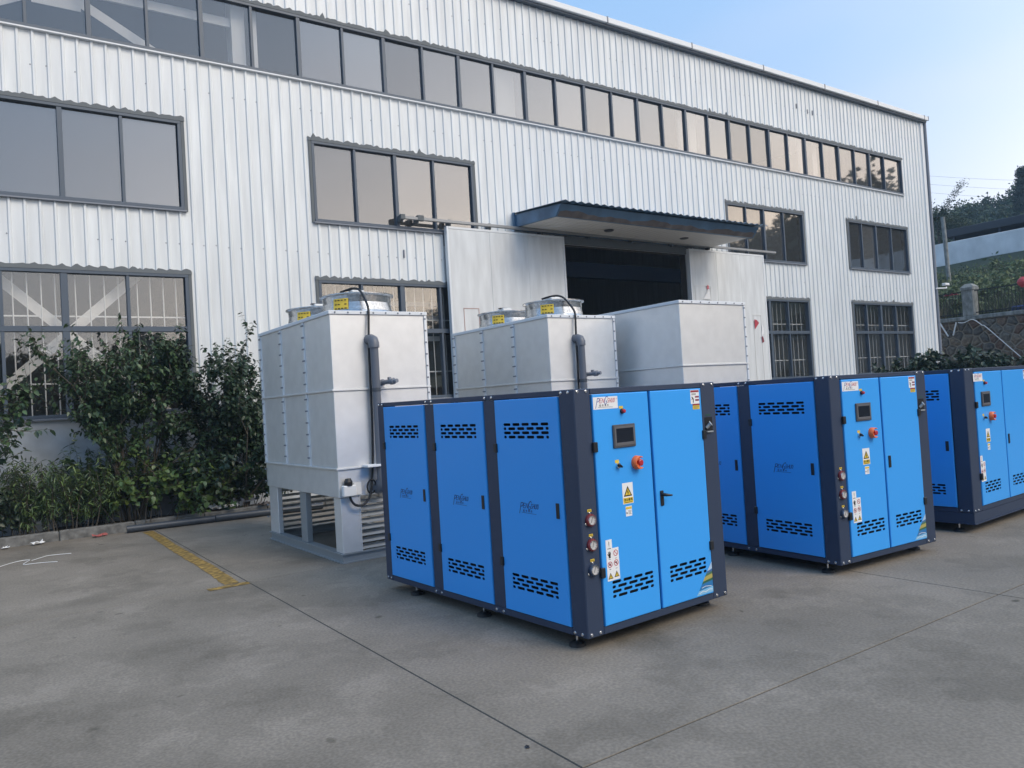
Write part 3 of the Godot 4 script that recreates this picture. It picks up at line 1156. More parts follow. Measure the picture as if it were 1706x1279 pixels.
	# power lines
	for k in 3:
		var pts := []
		for i in 13:
			var t := i / 12.0
			var z := lerpf(-34.0, 4.0, t)
			pts.append(Vector3(70, 19.0 - k * 0.75 - 0.075 * (z + 19.3) * 4.2 + 0.0 - 1.2 * (4 * t * (1 - t)) + 1.0, z))
		var pl := part("power_line", tube_mesh(pts, 0.007, 4), M.iron)
		tag(pl, "%s of three thin cables crossing the sky right of the factory" % ["uppermost", "middle", "lowest"][k], "cable", "power lines")


func crown_tree(called: String, label: String, base: Vector3, h: float, rad: float, sd: int, broad: bool) -> void:
	var r := RandomNumberGenerator.new()
	r.seed = sd
	var t := thing(called, label, "tree", base)
	var st := begin()
	tube(st, [Vector3(0, -0.5, 0), Vector3(0.1, h * 0.5, 0), Vector3(0.05, h * 0.95, 0)], [0.16, 0.1, 0.03], 7)
	part("trunk", done(st), M.bark, t)
	var at := []
	var col := []
	var clump := leaf_clump(r, 26, 0.36, 0.085)
	if broad:
		var cs := [[0, 0.75, 0, 0.8], [-0.2, 0.5, 0.9, 0.7], [0.1, 0.45, -0.9, 0.75], [0.3, 0.62, 0.4, 0.6]]
		for c in cs:
			for k in 80:
				var d: Vector3 = Vector3(r.randfn(0, 0.5), r.randfn(0, 0.4), r.randfn(0, 0.5)) * rad * c[3] * 0.55
				at.append(Transform3D(Basis(Vector3.UP, r.randf() * TAU).scaled(Vector3.ONE * r.randf_range(0.6, 1.1)), Vector3(c[0] * rad, c[1] * h, c[2] * rad) + d))
				col.append(Color(0.03, 0.05, 0.03).lerp(Color(0.05, 0.07, 0.04), r.randf()))
		for k in 26:   # the leaning branch
			var q := k / 26.0
			at.append(Transform3D(Basis(Vector3.UP, r.randf() * TAU).scaled(Vector3.ONE * r.randf_range(0.5, 0.8)), Vector3(-0.2, h * (0.8 + 0.42 * q), rad * (0.15 + 0.85 * q)) + Vector3(r.randfn(0, 0.1), r.randfn(0, 0.1), r.randfn(0, 0.1))))
			col.append(Color(0.03, 0.05, 0.03))
	else:
		for k in 420:
			var y := pow(r.randf(), 0.8)
			var tier := fposmod(y * 9.0, 1.0)
			var rr := rad * (1.02 - y) * (0.55 + 0.5 * tier) * sqrt(r.randf())
			var a := r.randf() * TAU
			at.append(Transform3D(Basis(Vector3.UP, r.randf() * TAU).scaled(Vector3.ONE * r.randf_range(0.7, 1.3)), Vector3(cos(a) * rr, h * (0.05 + y * 0.95) + (1 - tier) * 0.2, sin(a) * rr)))
			col.append(Color(0.022, 0.042, 0.032).lerp(Color(0.04, 0.06, 0.04), r.randf()))
	many("crown", clump, M.leaf_far, at, col, t)


func grass_tuft(r: RandomNumberGenerator) -> ArrayMesh:
	var st := begin()
	for i in 9:
		var a := r.randf() * TAU
		var d := Vector3(cos(a), 0, sin(a))
		var p := d * r.randf_range(0.0, 0.16)
		var s := Vector3(-d.z, 0, d.x) * 0.014
		var tip := p + d * r.randf_range(0.08, 0.3) + Vector3.UP * r.randf_range(0.45, 0.8)
		var mid := p.lerp(tip, 0.5) + Vector3.UP * 0.1
		face(st, [p - s, p + s, mid + s, mid - s], d)
		face(st, [mid - s, mid + s, tip], d)
	return done(st)


func leaf_clump(r: RandomNumberGenerator, n: int, spread: float, size: float) -> ArrayMesh:
	var st := begin()
	for i in n:
		var p := Vector3(r.randfn(0, 0.5), r.randfn(0, 0.5), r.randfn(0, 0.5)) * spread
		var u := Vector3(r.randfn(0, 1), r.randfn(0, 0.6), r.randfn(0, 1)).normalized()
		var v := u.cross(Vector3(r.randfn(0, 1), r.randfn(0, 1), r.randfn(0, 1))).normalized()
		var s := size * r.randf_range(0.6, 1.3)
		face(st, [p - u * s, p + v * s * 0.55, p + u * s, p - v * s * 0.55], u.cross(v))
	return done(st)


func stone_wall() -> void:
	var w := thing("stone_wall", "rubble stone retaining wall with pale raised mortar and a concrete coping", "wall", Vector3(32, 0, 0))
	part("mortar", box_mesh(Vector3(0.06, 0, -30), Vector3(0.5, 3.66, 40)), M.mortar, w)
	part("coping", box_mesh(Vector3(-0.06, 3.662, -30), Vector3(0.5, 3.82, 40), 0.02), M.pillar, w)
	var r := RandomNumberGenerator.new()
	r.seed = 90
	# jittered seeds, cells cut out by half planes
	var seeds := []
	var step := 0.36
	var z0 := -3.2
	var nz := 16
	var ny := 11
	for i in nz:
		for j in ny:
			seeds.append(Vector2(z0 + (i + 0.5 + (0.5 if j % 2 else 0.0) + r.randf_range(-0.36, 0.36)) * step, (j + 0.5 + r.randf_range(-0.34, 0.34)) * step * 0.93))
	var k := 0
	for a in seeds.size():
		var poly := [Vector2(z0, 0.01), Vector2(z0 + (nz + 0.5) * step, 0.01), Vector2(z0 + (nz + 0.5) * step, 3.65), Vector2(z0, 3.65)]
		for b in seeds.size():
			if a == b or seeds[a].distance_to(seeds[b]) > 1.3:
				continue
			var mid: Vector2 = (seeds[a] + seeds[b]) * 0.5
			var nn: Vector2 = (seeds[b] - seeds[a]).normalized()
			poly = clip(poly, mid - nn * 0.013, nn)
			if poly.size() < 3:
				break
		if poly.size() < 3:
			continue
		var c := Vector2.ZERO
		for p in poly:
			c += p
		c /= poly.size()
		var st := begin()
		var bulge := r.randf_range(0.02, 0.06)
		var outer := []
		var inner := []
		for p in poly:
			var q: Vector2 = c + (p - c) * (1.0 + r.randf_range(-0.05, 0.0))
			outer.append(Vector3(0.07, q.y, q.x))
			var s: Vector2 = c + (p - c) * r.randf_range(0.62, 0.8)
			inner.append(Vector3(0.02 - bulge, s.y, s.x))
		for e in outer.size():
			var e2 := (e + 1) % outer.size()
			face(st, [outer[e], outer[e2], inner[e2]], Vector3(-1, 0, 0))
			face(st, [outer[e], inner[e2], inner[e]], Vector3(-1, 0, 0))
		var cc := Vector3(0.01 - bulge - r.randf_range(0.0, 0.02), c.y, c.x)
		for e in inner.size():
			face(st, [inner[e], inner[(e + 1) % inner.size()], cc], Vector3(-1, 0, 0))
		fast_part("stone", k, done(st), M.stones[r.randi() % 5], w)
		k += 1
	# fence along the top
	var fence := thing("fence", "black metal railing between stone pillars on the retaining wall", "fence", Vector3(32.15, 3.82, 0))
	for y in [0.12, 0.98]:
		part("rail", box_mesh(Vector3(-0.02, y - 0.02, -12), Vector3(0.02, y + 0.02, 12)), M.iron, fence)
	k = 0
	for i in 75:
		var z := -4.5 + i * 0.12
		fast_part("picket", k, box_mesh(Vector3(-0.008, 0.0, z - 0.008), Vector3(0.008, 0.98, z + 0.008)), M.iron, fence)
		k += 1
	var pl := thing("pillar", "pale square stone pillar with a stepped cap on the retaining wall", "pillar", Vector3(32.2, 3.82, -0.62))
	part("shaft", box_mesh(Vector3(-0.24, 0, -0.21), Vector3(0.24, 1.0, 0.21), 0.02), M.pillar, pl)
	part("cap", box_mesh(Vector3(-0.27, 1.0, -0.24), Vector3(0.27, 1.14, 0.24), 0.02), M.pillar, pl)
	var st2 := begin()
	lathe(st2, [Vector2(0.34, 0.0), Vector2(0.22, 0.09), Vector2(0.14, 0.13), Vector2(0, 0.14)], 4, Transform3D(Basis(Vector3.UP, PI / 4), Vector3(0, 1.14, 0)), false)
	part("finial", done(st2), M.pillar, pl)


func clip(poly: Array, p: Vector2, n: Vector2) -> Array:
	var out := []
	for i in poly.size():
		var a: Vector2 = poly[i]
		var b: Vector2 = poly[(i + 1) % poly.size()]
		var da := (a - p).dot(n)
		var db := (b - p).dot(n)
		if da <= 0:
			out.append(a)
		if da * db < 0:
			out.append(a.lerp(b, da / (da - db)))
	return out


# ------------------------------------------------------------------ cooling towers
func build_towers() -> void:
	tower("silver evaporative cooling tower with two fans, nearest the shrubs at the left", Vector3(3.061, 0, 6.215), 0.01, 1.151, 2.376, 2.657, true, 3)
	tower("middle silver cooling tower with two fans, in front of the dark doorway", Vector3(5.94, 0, 6.215), 0.009, 1.14, 2.33, 2.654, true, 3)
	tower("rightmost silver cooling tower, without fans on its flat top", Vector3(7.303, 0, 7.17), 0.007, 1.284, 2.6, 2.736, false, 2)


func tower(label: String, at: Vector3, yaw: float, w: float, l: float, h: float, fans: bool, np: int) -> void:
	var t := thing("cooling_tower", label, "cooling tower", at, yaw, "silver cooling towers behind the blue machines")
	var e1 := 1.825 if fans else 1.918
	var e2 := 0.996
	var bb := 0.685
	# base channel
	var st := begin()
	for q in [[0.0, 0.0, w, -0.10], [0.0, -l + 0.10, w, -l], [0.0, -0.101, 0.10, -l + 0.101], [w - 0.10, -0.101, w, -l + 0.101]]:
		box(st, Vector3(q[0], 0.0, q[3]), Vector3(q[2], 0.012, q[1]))
		box(st, Vector3(q[0], 0.088, q[3]), Vector3(q[2], 0.10, q[1]))
	box(st, Vector3(0.02, 0.012, -0.03), Vector3(w - 0.02, 0.088, -0.02))
	box(st, Vector3(0.02, 0.012, -l + 0.02), Vector3(0.03, 0.088, -0.031))
	box(st, Vector3(w - 0.03, 0.012, -l + 0.02), Vector3(w - 0.02, 0.088, -0.031))
	box(st, Vector3(0.031, 0.012, -l + 0.02), Vector3(w - 0.031, 0.088, -l + 0.03))
	part("base_frame", done(st), M.galv_dull, t)
	# legs
	for q in [[0.02, -0.20, 0.225, -0.012], [w - 0.2, -0.2, w - 0.02, -0.012], [0.02, -l + 0.02, 0.08, -l + 0.34], [w - 0.08, -l + 0.02, w - 0.02, -l + 0.1]]:
		part("leg", box_mesh(Vector3(q[0], 0.101, minf(q[1], q[3])), Vector3(q[2], bb - 0.002, maxf(q[1], q[3])), 0.006), M.galv, t)
	part("leg", box_mesh(Vector3(0.02, 0.101, -1.24), Vector3(0.09, bb - 0.002, -1.05), 0.006), M.galv_dull, t)
	# louvres front, right and back
	var k := 0
	for i in 8:
		var y := 0.115 + i * 0.068
		var sl := begin()
		var x := Transform3D(Basis(Vector3.RIGHT, deg_to_rad(22)), Vector3(0.245, y + 0.02, -0.075))
		box(sl, Vector3(0, -0.003, -0.045), Vector3(w - 0.46, 0.003, 0.045), 0.0, x)
		fast_part("louvre_slat", k, done(sl), M.louvre, t)
		k += 1
		var sr := begin()
		var xr := Transform3D(Basis(Vector3.UP, PI / 2) * Basis(Vector3.RIGHT, deg_to_rad(22)), Vector3(w - 0.07, y + 0.02, -0.22))
		box(sr, Vector3(0, -0.003, -0.045), Vector3(l - 0.36, 0.003, 0.045), 0.0, xr)
		fast_part("louvre_slat", k, done(sr), M.louvre, t)
		k += 1
	for i in 8:
		var bs := begin()
		box(bs, Vector3(0, -0.003, -0.045), Vector3(w - 0.18, 0.003, 0.045), 0.0, Transform3D(Basis(Vector3.RIGHT, deg_to_rad(-24)), Vector3(0.09, 0.135 + i * 0.068, -l + 0.075)))
		fast_part("louvre_slat", k, done(bs), M.galv_dull, t)
		k += 1
	part("louvre_frame", box_mesh(Vector3(0.226, 0.101, -0.05), Vector3(0.244, bb - 0.002, -0.014), 0.002), M.galv, t)
	# water basin band
	part("basin", box_mesh(Vector3(0.004, bb, -l + 0.004), Vector3(w - 0.004, e2 - 0.02, -0.004), 0.006), M.galv, t)
	# casing panels: side, front, right, back
	for row in [[e2 + 0.001, e1 - 0.021], [e1 + 0.001, h - 0.041]]:
		for i in np:
			var za := -l + 0.03 + (l - 0.03) * i / np
			var zb := -l + 0.03 + (l - 0.03) * (i + 1) / np
			part("side_panel", box_mesh(Vector3(0.006, row[0], za + 0.026), Vector3(0.03, row[1], zb - 0.026), 0.003), M.galv, t)
			part("side_panel", box_mesh(Vector3(w - 0.03, row[0], za + 0.026), Vector3(w - 0.006, row[1], zb - 0.026), 0.003), M.galv, t)
		part("front_panel", box_mesh(Vector3(0.004, row[0], -0.028), Vector3(w - 0.03, row[1], -0.003), 0.004), M.galv, t)
		part("rear_panel", box_mesh(Vector3(0.031, row[0], -l + 0.004), Vector3(w - 0.031, row[1], -l + 0.02), 0.003), M.galv, t)
		for i in range(0, np + 1):
			var z := -l + 0.03 + (l - 0.03) * i / np
			if i == np:
				continue
			for s in [0, 1]:
				var x0 := -0.008 if s == 0 else w - 0.03
				part("seam_flange", box_mesh(Vector3(x0, row[0], z - 0.026), Vector3(x0 + 0.038, row[1], z + 0.024), 0.004), M.seam, t)
		part("seam_flange", box_mesh(Vector3(w - 0.028, row[0], -0.03), Vector3(w + 0.008, row[1], 0.008), 0.004), M.seam, t)
	# ledges and top rim
	for y in [e2, e1]:
		var lg := begin()
		box(lg, Vector3(-0.014, y - 0.02, -l - 0.01), Vector3(w + 0.012, y, 0.014), 0.003)
		part("ledge", done(lg), M.galv, t)
	part("top_rim", box_mesh(Vector3(-0.012, h - 0.04, -l - 0.01), Vector3(w + 0.012, h, 0.012), 0.004), M.white_trim, t)
	# clips on the seams and rivets on the rim
	for row in [[bb - 0.5, e2, 5], [e2, e1, 6], [e1, h, 6]]:
		for i in row[2]:
			var y := lerpf(row[0], row[1], (i + 0.7) / (row[2] + 0.3))
			for j in np:
				if row[1] == e2 and j > 0:
					continue
				var z := -l + 0.03 + (l - 0.03) * j / np
				part("clip", box_mesh(Vector3(-0.016, y - 0.008, z - 0.032), Vector3(-0.007, y + 0.008, z + 0.03)), M.trim, t)
			if row[1] > e2:
				part("clip", box_mesh(Vector3(w - 0.03, y - 0.008, 0.006), Vector3(w - 0.008, y + 0.008, 0.014)), M.trim, t)
	for i in 8:
		var b := part("bolt", bolt(), M.trim, t)
		b.transform = out_z(Vector3(0.06 + i * (w - 0.12) / 7.0, h - 0.02, 0.012))
	if not fans:
		return
	for z in [-0.595, -1.745]:
		fan(t, Vector3(w * 0.5 + 0.015, h, z))
	# PVC pipe with elbows, valve, terminal box and cable
	var px := 0.445
	st = begin()
	tube(st, [Vector3(px - 0.01, 2.345, -0.01), Vector3(px - 0.005, 2.345, 0.05), Vector3(px, 2.33, 0.085), Vector3(px, 2.30, 0.10), Vector3(px, 2.25, 0.10)], [0.058], 14, false)
	tube(st, [Vector3(px, 0.84, 0.10), Vector3(px, 0.79, 0.10), Vector3(px, 0.76, 0.085), Vector3(px, 0.745, 0.05), Vector3(px, 0.745, -0.01)], [0.062], 14, false)
	part("pipe_elbow", done(st), M.pvc, t)
	part("pipe", tube_mesh([Vector3(px, 2.26, 0.10), Vector3(px, 0.83, 0.10)], 0.046, 14), M.pvc, t)
	var cl := begin()
	lathe(cl, [Vector2(0.0475, -0.02), Vector2(0.05, -0.018), Vector2(0.05, 0.018), Vector2(0.0475, 0.02)], 14, Transform3D(Basis.IDENTITY, Vector3(px, 1.80, 0.10)))
	part("pipe_coupling", done(cl), M.pvc_dark, t)
	part("pipe_clamp", box_mesh(Vector3(0.27, 0.985, 0.012), Vector3(0.56, 1.01, 0.16), 0.003), M.white_trim, t)
	var vv := begin()
	tube(vv, [Vector3(0.56, 1.878, -0.01), Vector3(0.56, 1.878, 0.03)], [0.035], 12)
	tube(vv, [Vector3(0.56, 1.878, 0.03), Vector3(0.60, 1.88, 0.14)], [0.026], 12)
	tube(vv, [Vector3(0.60, 1.88, 0.14), Vector3(0.615, 1.882, 0.19)], [0.036, 0.036], 8)
	tube(vv, [Vector3(0.61, 1.882, 0.18), Vector3(0.625, 1.884, 0.24)], [0.022], 12)
	box(vv, Vector3(0.58, 1.905, 0.10), Vector3(0.61, 1.93, 0.14), 0.004)
	part("float_valve", done(vv), M.trim, t)
	part("terminal_box", box_mesh(Vector3(0.02, 0.70, 0.02), Vector3(0.165, 0.815, 0.085), 0.008), M.white, t)
	part("terminal_plate", box_mesh(Vector3(0.168, 0.70, 0.004), Vector3(0.25, 0.83, 0.012)), M.white, t)
	part("cable_gland", lathe_mesh([Vector2(0.0, 0.06), Vector2(0.03, 0.055), Vector2(0.045, 0.02), Vector2(0.045, -0.02), Vector2(0, -0.02)], 10, Transform3D(Basis.IDENTITY, Vector3(0.09, 0.83, 0.05))), M.rubber, t)
	var cab := [Vector3(0.40, h + 0.29, -0.60), Vector3(0.46, h + 0.31, -0.42), Vector3(0.47, h + 0.27, -0.25), Vector3(0.455, h + 0.15, -0.09), Vector3(0.44, h + 0.03, 0.02), Vector3(0.43, h - 0.12, 0.035), Vector3(0.41, 2.3, 0.05), Vector3(0.40, 2.0, 0.06), Vector3(0.40, 1.5, 0.05), Vector3(0.385, 1.05, 0.04), Vector3(0.365, 0.85, 0.035), Vector3(0.33, 0.68, 0.045), Vector3(0.25, 0.595, 0.05), Vector3(0.16, 0.60, 0.05), Vector3(0.11, 0.66, 0.05), Vector3(0.10, 0.72, 0.05)]
	part("cable", tube_mesh(spline(cab, 5), 0.0135, 8), M.rubber, t)
	var loop := []
	for i in 13:
		var a := TAU * i / 12.0
		loop.append(Vector3(0.35 + cos(a) * 0.05, 0.775 + sin(a) * 0.075, 0.05 + 0.01 * sin(a)))
	part("cable_loop", tube_mesh(loop, 0.008, 6), M.rubber, t)


func spline(p: Array, n: int) -> Array:
	var c := Curve3D.new()
	for i in p.size():
		var a: Vector3 = p[maxi(i - 1, 0)]
		var b: Vector3 = p[mini(i + 1, p.size() - 1)]
		c.add_point(p[i], (a - b) / 6.0, (b - a) / 6.0)
	var out := []
	for i in (p.size() - 1) * n + 1:
		out.append(c.samplef(float(i) / n))
	return out


func fan(t: Node3D, c: Vector3) -> void:
	var f := part("fan_housing", lathe_mesh([Vector2(0.43, 0.0), Vector2(0.40, 0.05), Vector2(0.385, 0.14), Vector2(0.39, 0.215), Vector2(0.42, 0.228), Vector2(0.42, 0.24), Vector2(0.385, 0.24), Vector2(0.37, 0.20), Vector2(0.37, 0.0)], 40, Transform3D(Basis.IDENTITY, c)), M.galv_shiny, t)
	part("motor", lathe_mesh([Vector2(0.10, 0.02), Vector2(0.10, 0.24), Vector2(0.085, 0.27), Vector2(0.0, 0.27)], 16, Transform3D(Basis.IDENTITY, c)), M.white, f)
	part("motor_cap", box_mesh(c + Vector3(-0.09, 0.262, -0.08), c + Vector3(0.07, 0.31, 0.08), 0.01), M.white, f)
	part("motor_bracket", box_mesh(c + Vector3(-0.11, 0.311, -0.03), c + Vector3(0.02, 0.322, 0.03), 0.003), M.black, f)
	for k in 3:
		var a := TAU * k / 3.0 + 0.4
		var st := begin()
		tube(st, [c + Vector3(cos(a) * 0.09, 0.22, sin(a) * 0.09), c + Vector3(cos(a) * 0.39, 0.235, sin(a) * 0.39)], [0.012], 6)
		part("motor_arm", done(st), M.galv_dull, f)
	for k in 5:
		var a := TAU * k / 5.0
		var x := Transform3D(Basis(Vector3.UP, a) * Basis(Vector3.RIGHT, 0.5), c + Vector3(0, 0.12, 0))
		var st := begin()
		box(st, Vector3(0.08, -0.003, -0.07), Vector3(0.35, 0.003, 0.07), 0.0, x)
		part("blade", done(st), M.galv_dull, f)
	# curved yellow notice with dark lines on the housing
	var st := begin()
	st.set_smooth_group(5)
	var n := 8
	for i in n:
		var a0 := deg_to_rad(232.0 - 26.0 * i / n)
		var a1 := deg_to_rad(232.0 - 26.0 * (i + 1) / n)
		var q := []
		for e in [[a0, 0.06], [a1, 0.06], [a1, 0.18], [a0, 0.18]]:
			var rr := 0.404 if e[1] < 0.1 else 0.395
			q.append(c + Vector3(cos(-e[0]) * rr, e[1], sin(-e[0]) * rr))
		face(st, q, Vector3(cos(-a0), 0, sin(-a0)))
	st.set_smooth_group(FLAT)
	part("notice", done(st), M.yellow, f)
	st = begin()
	for row in [0.165, 0.12, 0.075]:
		for i in 4:
			if row == 0.12 and i == 1:
				continue
			var a0 := deg_to_rad(230.0 - 22.0 * i / 4.0 - 0.5)
			var a1 := deg_to_rad(230.0 - 22.0 * (i + 0.75) / 4.0)
			var q := []
			for e in [[a0, row - 0.012], [a1, row - 0.012], [a1, row], [a0, row]]:
				q.append(c + Vector3(cos(-e[0]) * 0.408, e[1], sin(-e[0]) * 0.408))
			face(st, q, Vector3(cos(-a0), 0, sin(-a0)))
	part("notice_print", done(st), M.print_black, f)


func bolt() -> ArrayMesh:
	if bolt_mesh == null:
		bolt_mesh = lathe_mesh([Vector2(0.0105, 0.0), Vector2(0.0105, 0.003), Vector2(0.008, 0.0045), Vector2(0.0075, 0.008), Vector2(0.0, 0.0085)], 6)
	return bolt_mesh


# ------------------------------------------------------------------ chillers
func build_chillers() -> void:
	var grp := "blue and navy machines in the yard"
	chiller("nearest blue chiller cabinet with three side doors and a projecting door lever", Vector3(3.062, 0, 10.165), 0.051, 1.395, true, true, false, grp)
	chiller("middle blue chiller cabinet, second in the row, with its door lever folded flat", Vector3(5.745, 0, 10.188), -0.053, 1.385, true, false, false, grp)
	chiller("farthest blue chiller cabinet on a dark skid, cut by the right edge", Vector3(8.097, 0, 10.155), 0.05, 1.78, false, false, true, grp)


# pill-slotted sheet: front face at z = 0 with real openings
func slot_block(st: SurfaceTool, x0: float, x1: float, y0: float, y1: float, n: int) -> void:
	var rows := 4
	var rh := (y1 - y0) / rows
	var pitch := (x1 - x0) / n
	for row in rows:
		var ya := y0 + row * rh
		var yb := ya + rh
		var cells := []
		if row % 2 == 1:
			for i in n:
				cells.append([x0 + i * pitch, x0 + (i + 1) * pitch, pitch * 0.40])
		else:
			cells.append([x0, x0 + pitch * 0.5, pitch * 0.16])
			for i in n - 1:
				cells.append([x0 + (i + 0.5) * pitch, x0 + (i + 1.5) * pitch, pitch * 0.40])
			cells.append([x1 - pitch * 0.5, x1, pitch * 0.16])
		for c in cells:
			pill_cell(st, c[0], c[1], ya, yb, c[2], 0.0098)


func pill_cell(st: SurfaceTool, xa: float, xb: float, ya: float, yb: float, hl: float, r: float) -> void:
	var c := Vector2((xa + xb) * 0.5, (ya + yb) * 0.5)
	var hw := (xb - xa) * 0.5
	var hh := (yb - ya) * 0.5
	var outer := []
	var inner := []
	var sq := v2([1, 0, 1, 0.6, 1, 1, 0.75, 1, 0, 1, -0.75, 1, -1, 1, -1, 0.6, -1, 0, -1, -0.6, -1, -1, -0.75, -1, 0, -1, 0.75, -1, 1, -1, 1, -0.6])
	var pill := v2([hl, 0, hl - r * 0.13, r * 0.5, hl - r * 0.5, r * 0.87, hl - r, r, 0, r, -(hl - r), r, -(hl - r * 0.5), r * 0.87, -(hl - r * 0.13), r * 0.5, -hl, 0, -(hl - r * 0.13), -r * 0.5, -(hl - r * 0.5), -r * 0.87, -(hl - r), -r, 0, -r, hl - r, -r, hl - r * 0.5, -r * 0.87, hl - r * 0.13, -r * 0.5])
	for i in 16:
		outer.append(Vector3(c.x + sq[i].x * hw, c.y + sq[i].y * hh, 0))
		inner.append(Vector3(c.x + pill[i].x, c.y + pill[i].y, 0))
	for i in 16:
		var j := (i + 1) % 16
		face(st, [outer[i], outer[j], inner[j]], Vector3.BACK)
		face(st, [outer[i], inner[j], inner[i]], Vector3.BACK)
		var dn := Vector3(0, 0, -0.004)
		face(st, [inner[i], inner[j], inner[j] + dn, inner[i] + dn], Vector3(c.x, c.y, 0) - inner[i])


func rect(st: SurfaceTool, x0: float, y0: float, x1: float, y1: float, z := 0.0) -> void:
	if x1 - x0 > 1e-4 and y1 - y0 > 1e-4:
		face(st, [Vector3(x0, y0, z), Vector3(x1, y0, z), Vector3(x1, y1, z), Vector3(x0, y1, z)], Vector3.BACK)


# door of w x h with its lower left corner at the origin and its face at z = 0; vents as [x0, x1, y0, y1, n]
func door_mesh(w: float, h: float, vents: Array) -> ArrayMesh:
	var st := begin()
	var b := 0.007
	var d := 0.022
	# rounded fold round the edge
	var ring := [Vector3(b, b, 0), Vector3(w - b, b, 0), Vector3(w - b, h - b, 0), Vector3(b, h - b, 0)]
	var ring1 := [Vector3(b * 0.3, b * 0.3, -b * 0.3), Vector3(w - b * 0.3, b * 0.3, -b * 0.3), Vector3(w - b * 0.3, h - b * 0.3, -b * 0.3), Vector3(b * 0.3, h - b * 0.3, -b * 0.3)]
	var ring2 := [Vector3(0, 0, -b), Vector3(w, 0, -b), Vector3(w, h, -b), Vector3(0, h, -b)]
	var ring3 := [Vector3(0, 0, -d), Vector3(w, 0, -d), Vector3(w, h, -d), Vector3(0, h, -d)]
	var o := [Vector3.DOWN, Vector3.RIGHT, Vector3.UP, Vector3.LEFT]
	for i in 4:
		var j := (i + 1) % 4
		face(st, [ring[i], ring[j], ring1[j], ring1[i]], Vector3.BACK)
		face(st, [ring1[i], ring1[j], ring2[j], ring2[i]], Vector3.BACK * 0.5 + o[i])
		face(st, [ring2[i], ring2[j], ring3[j], ring3[i]], o[i])
	var y := b
	for v in vents:
		rect(st, b, y, w - b, v[2])
		rect(st, b, v[2], v[0], v[3])
		rect(st, v[1], v[2], w - b, v[3])
		slot_block(st, v[0], v[1], v[2], v[3], v[4])
		y = v[3]
	rect(st, b, y, w - b, h - b)
	return done(st)


func side_basis() -> Basis:  # local x runs towards the front (+z), local z points out to -x
	return Basis(Vector3(0, 0, 1), Vector3.UP, Vector3(-1, 0, 0))


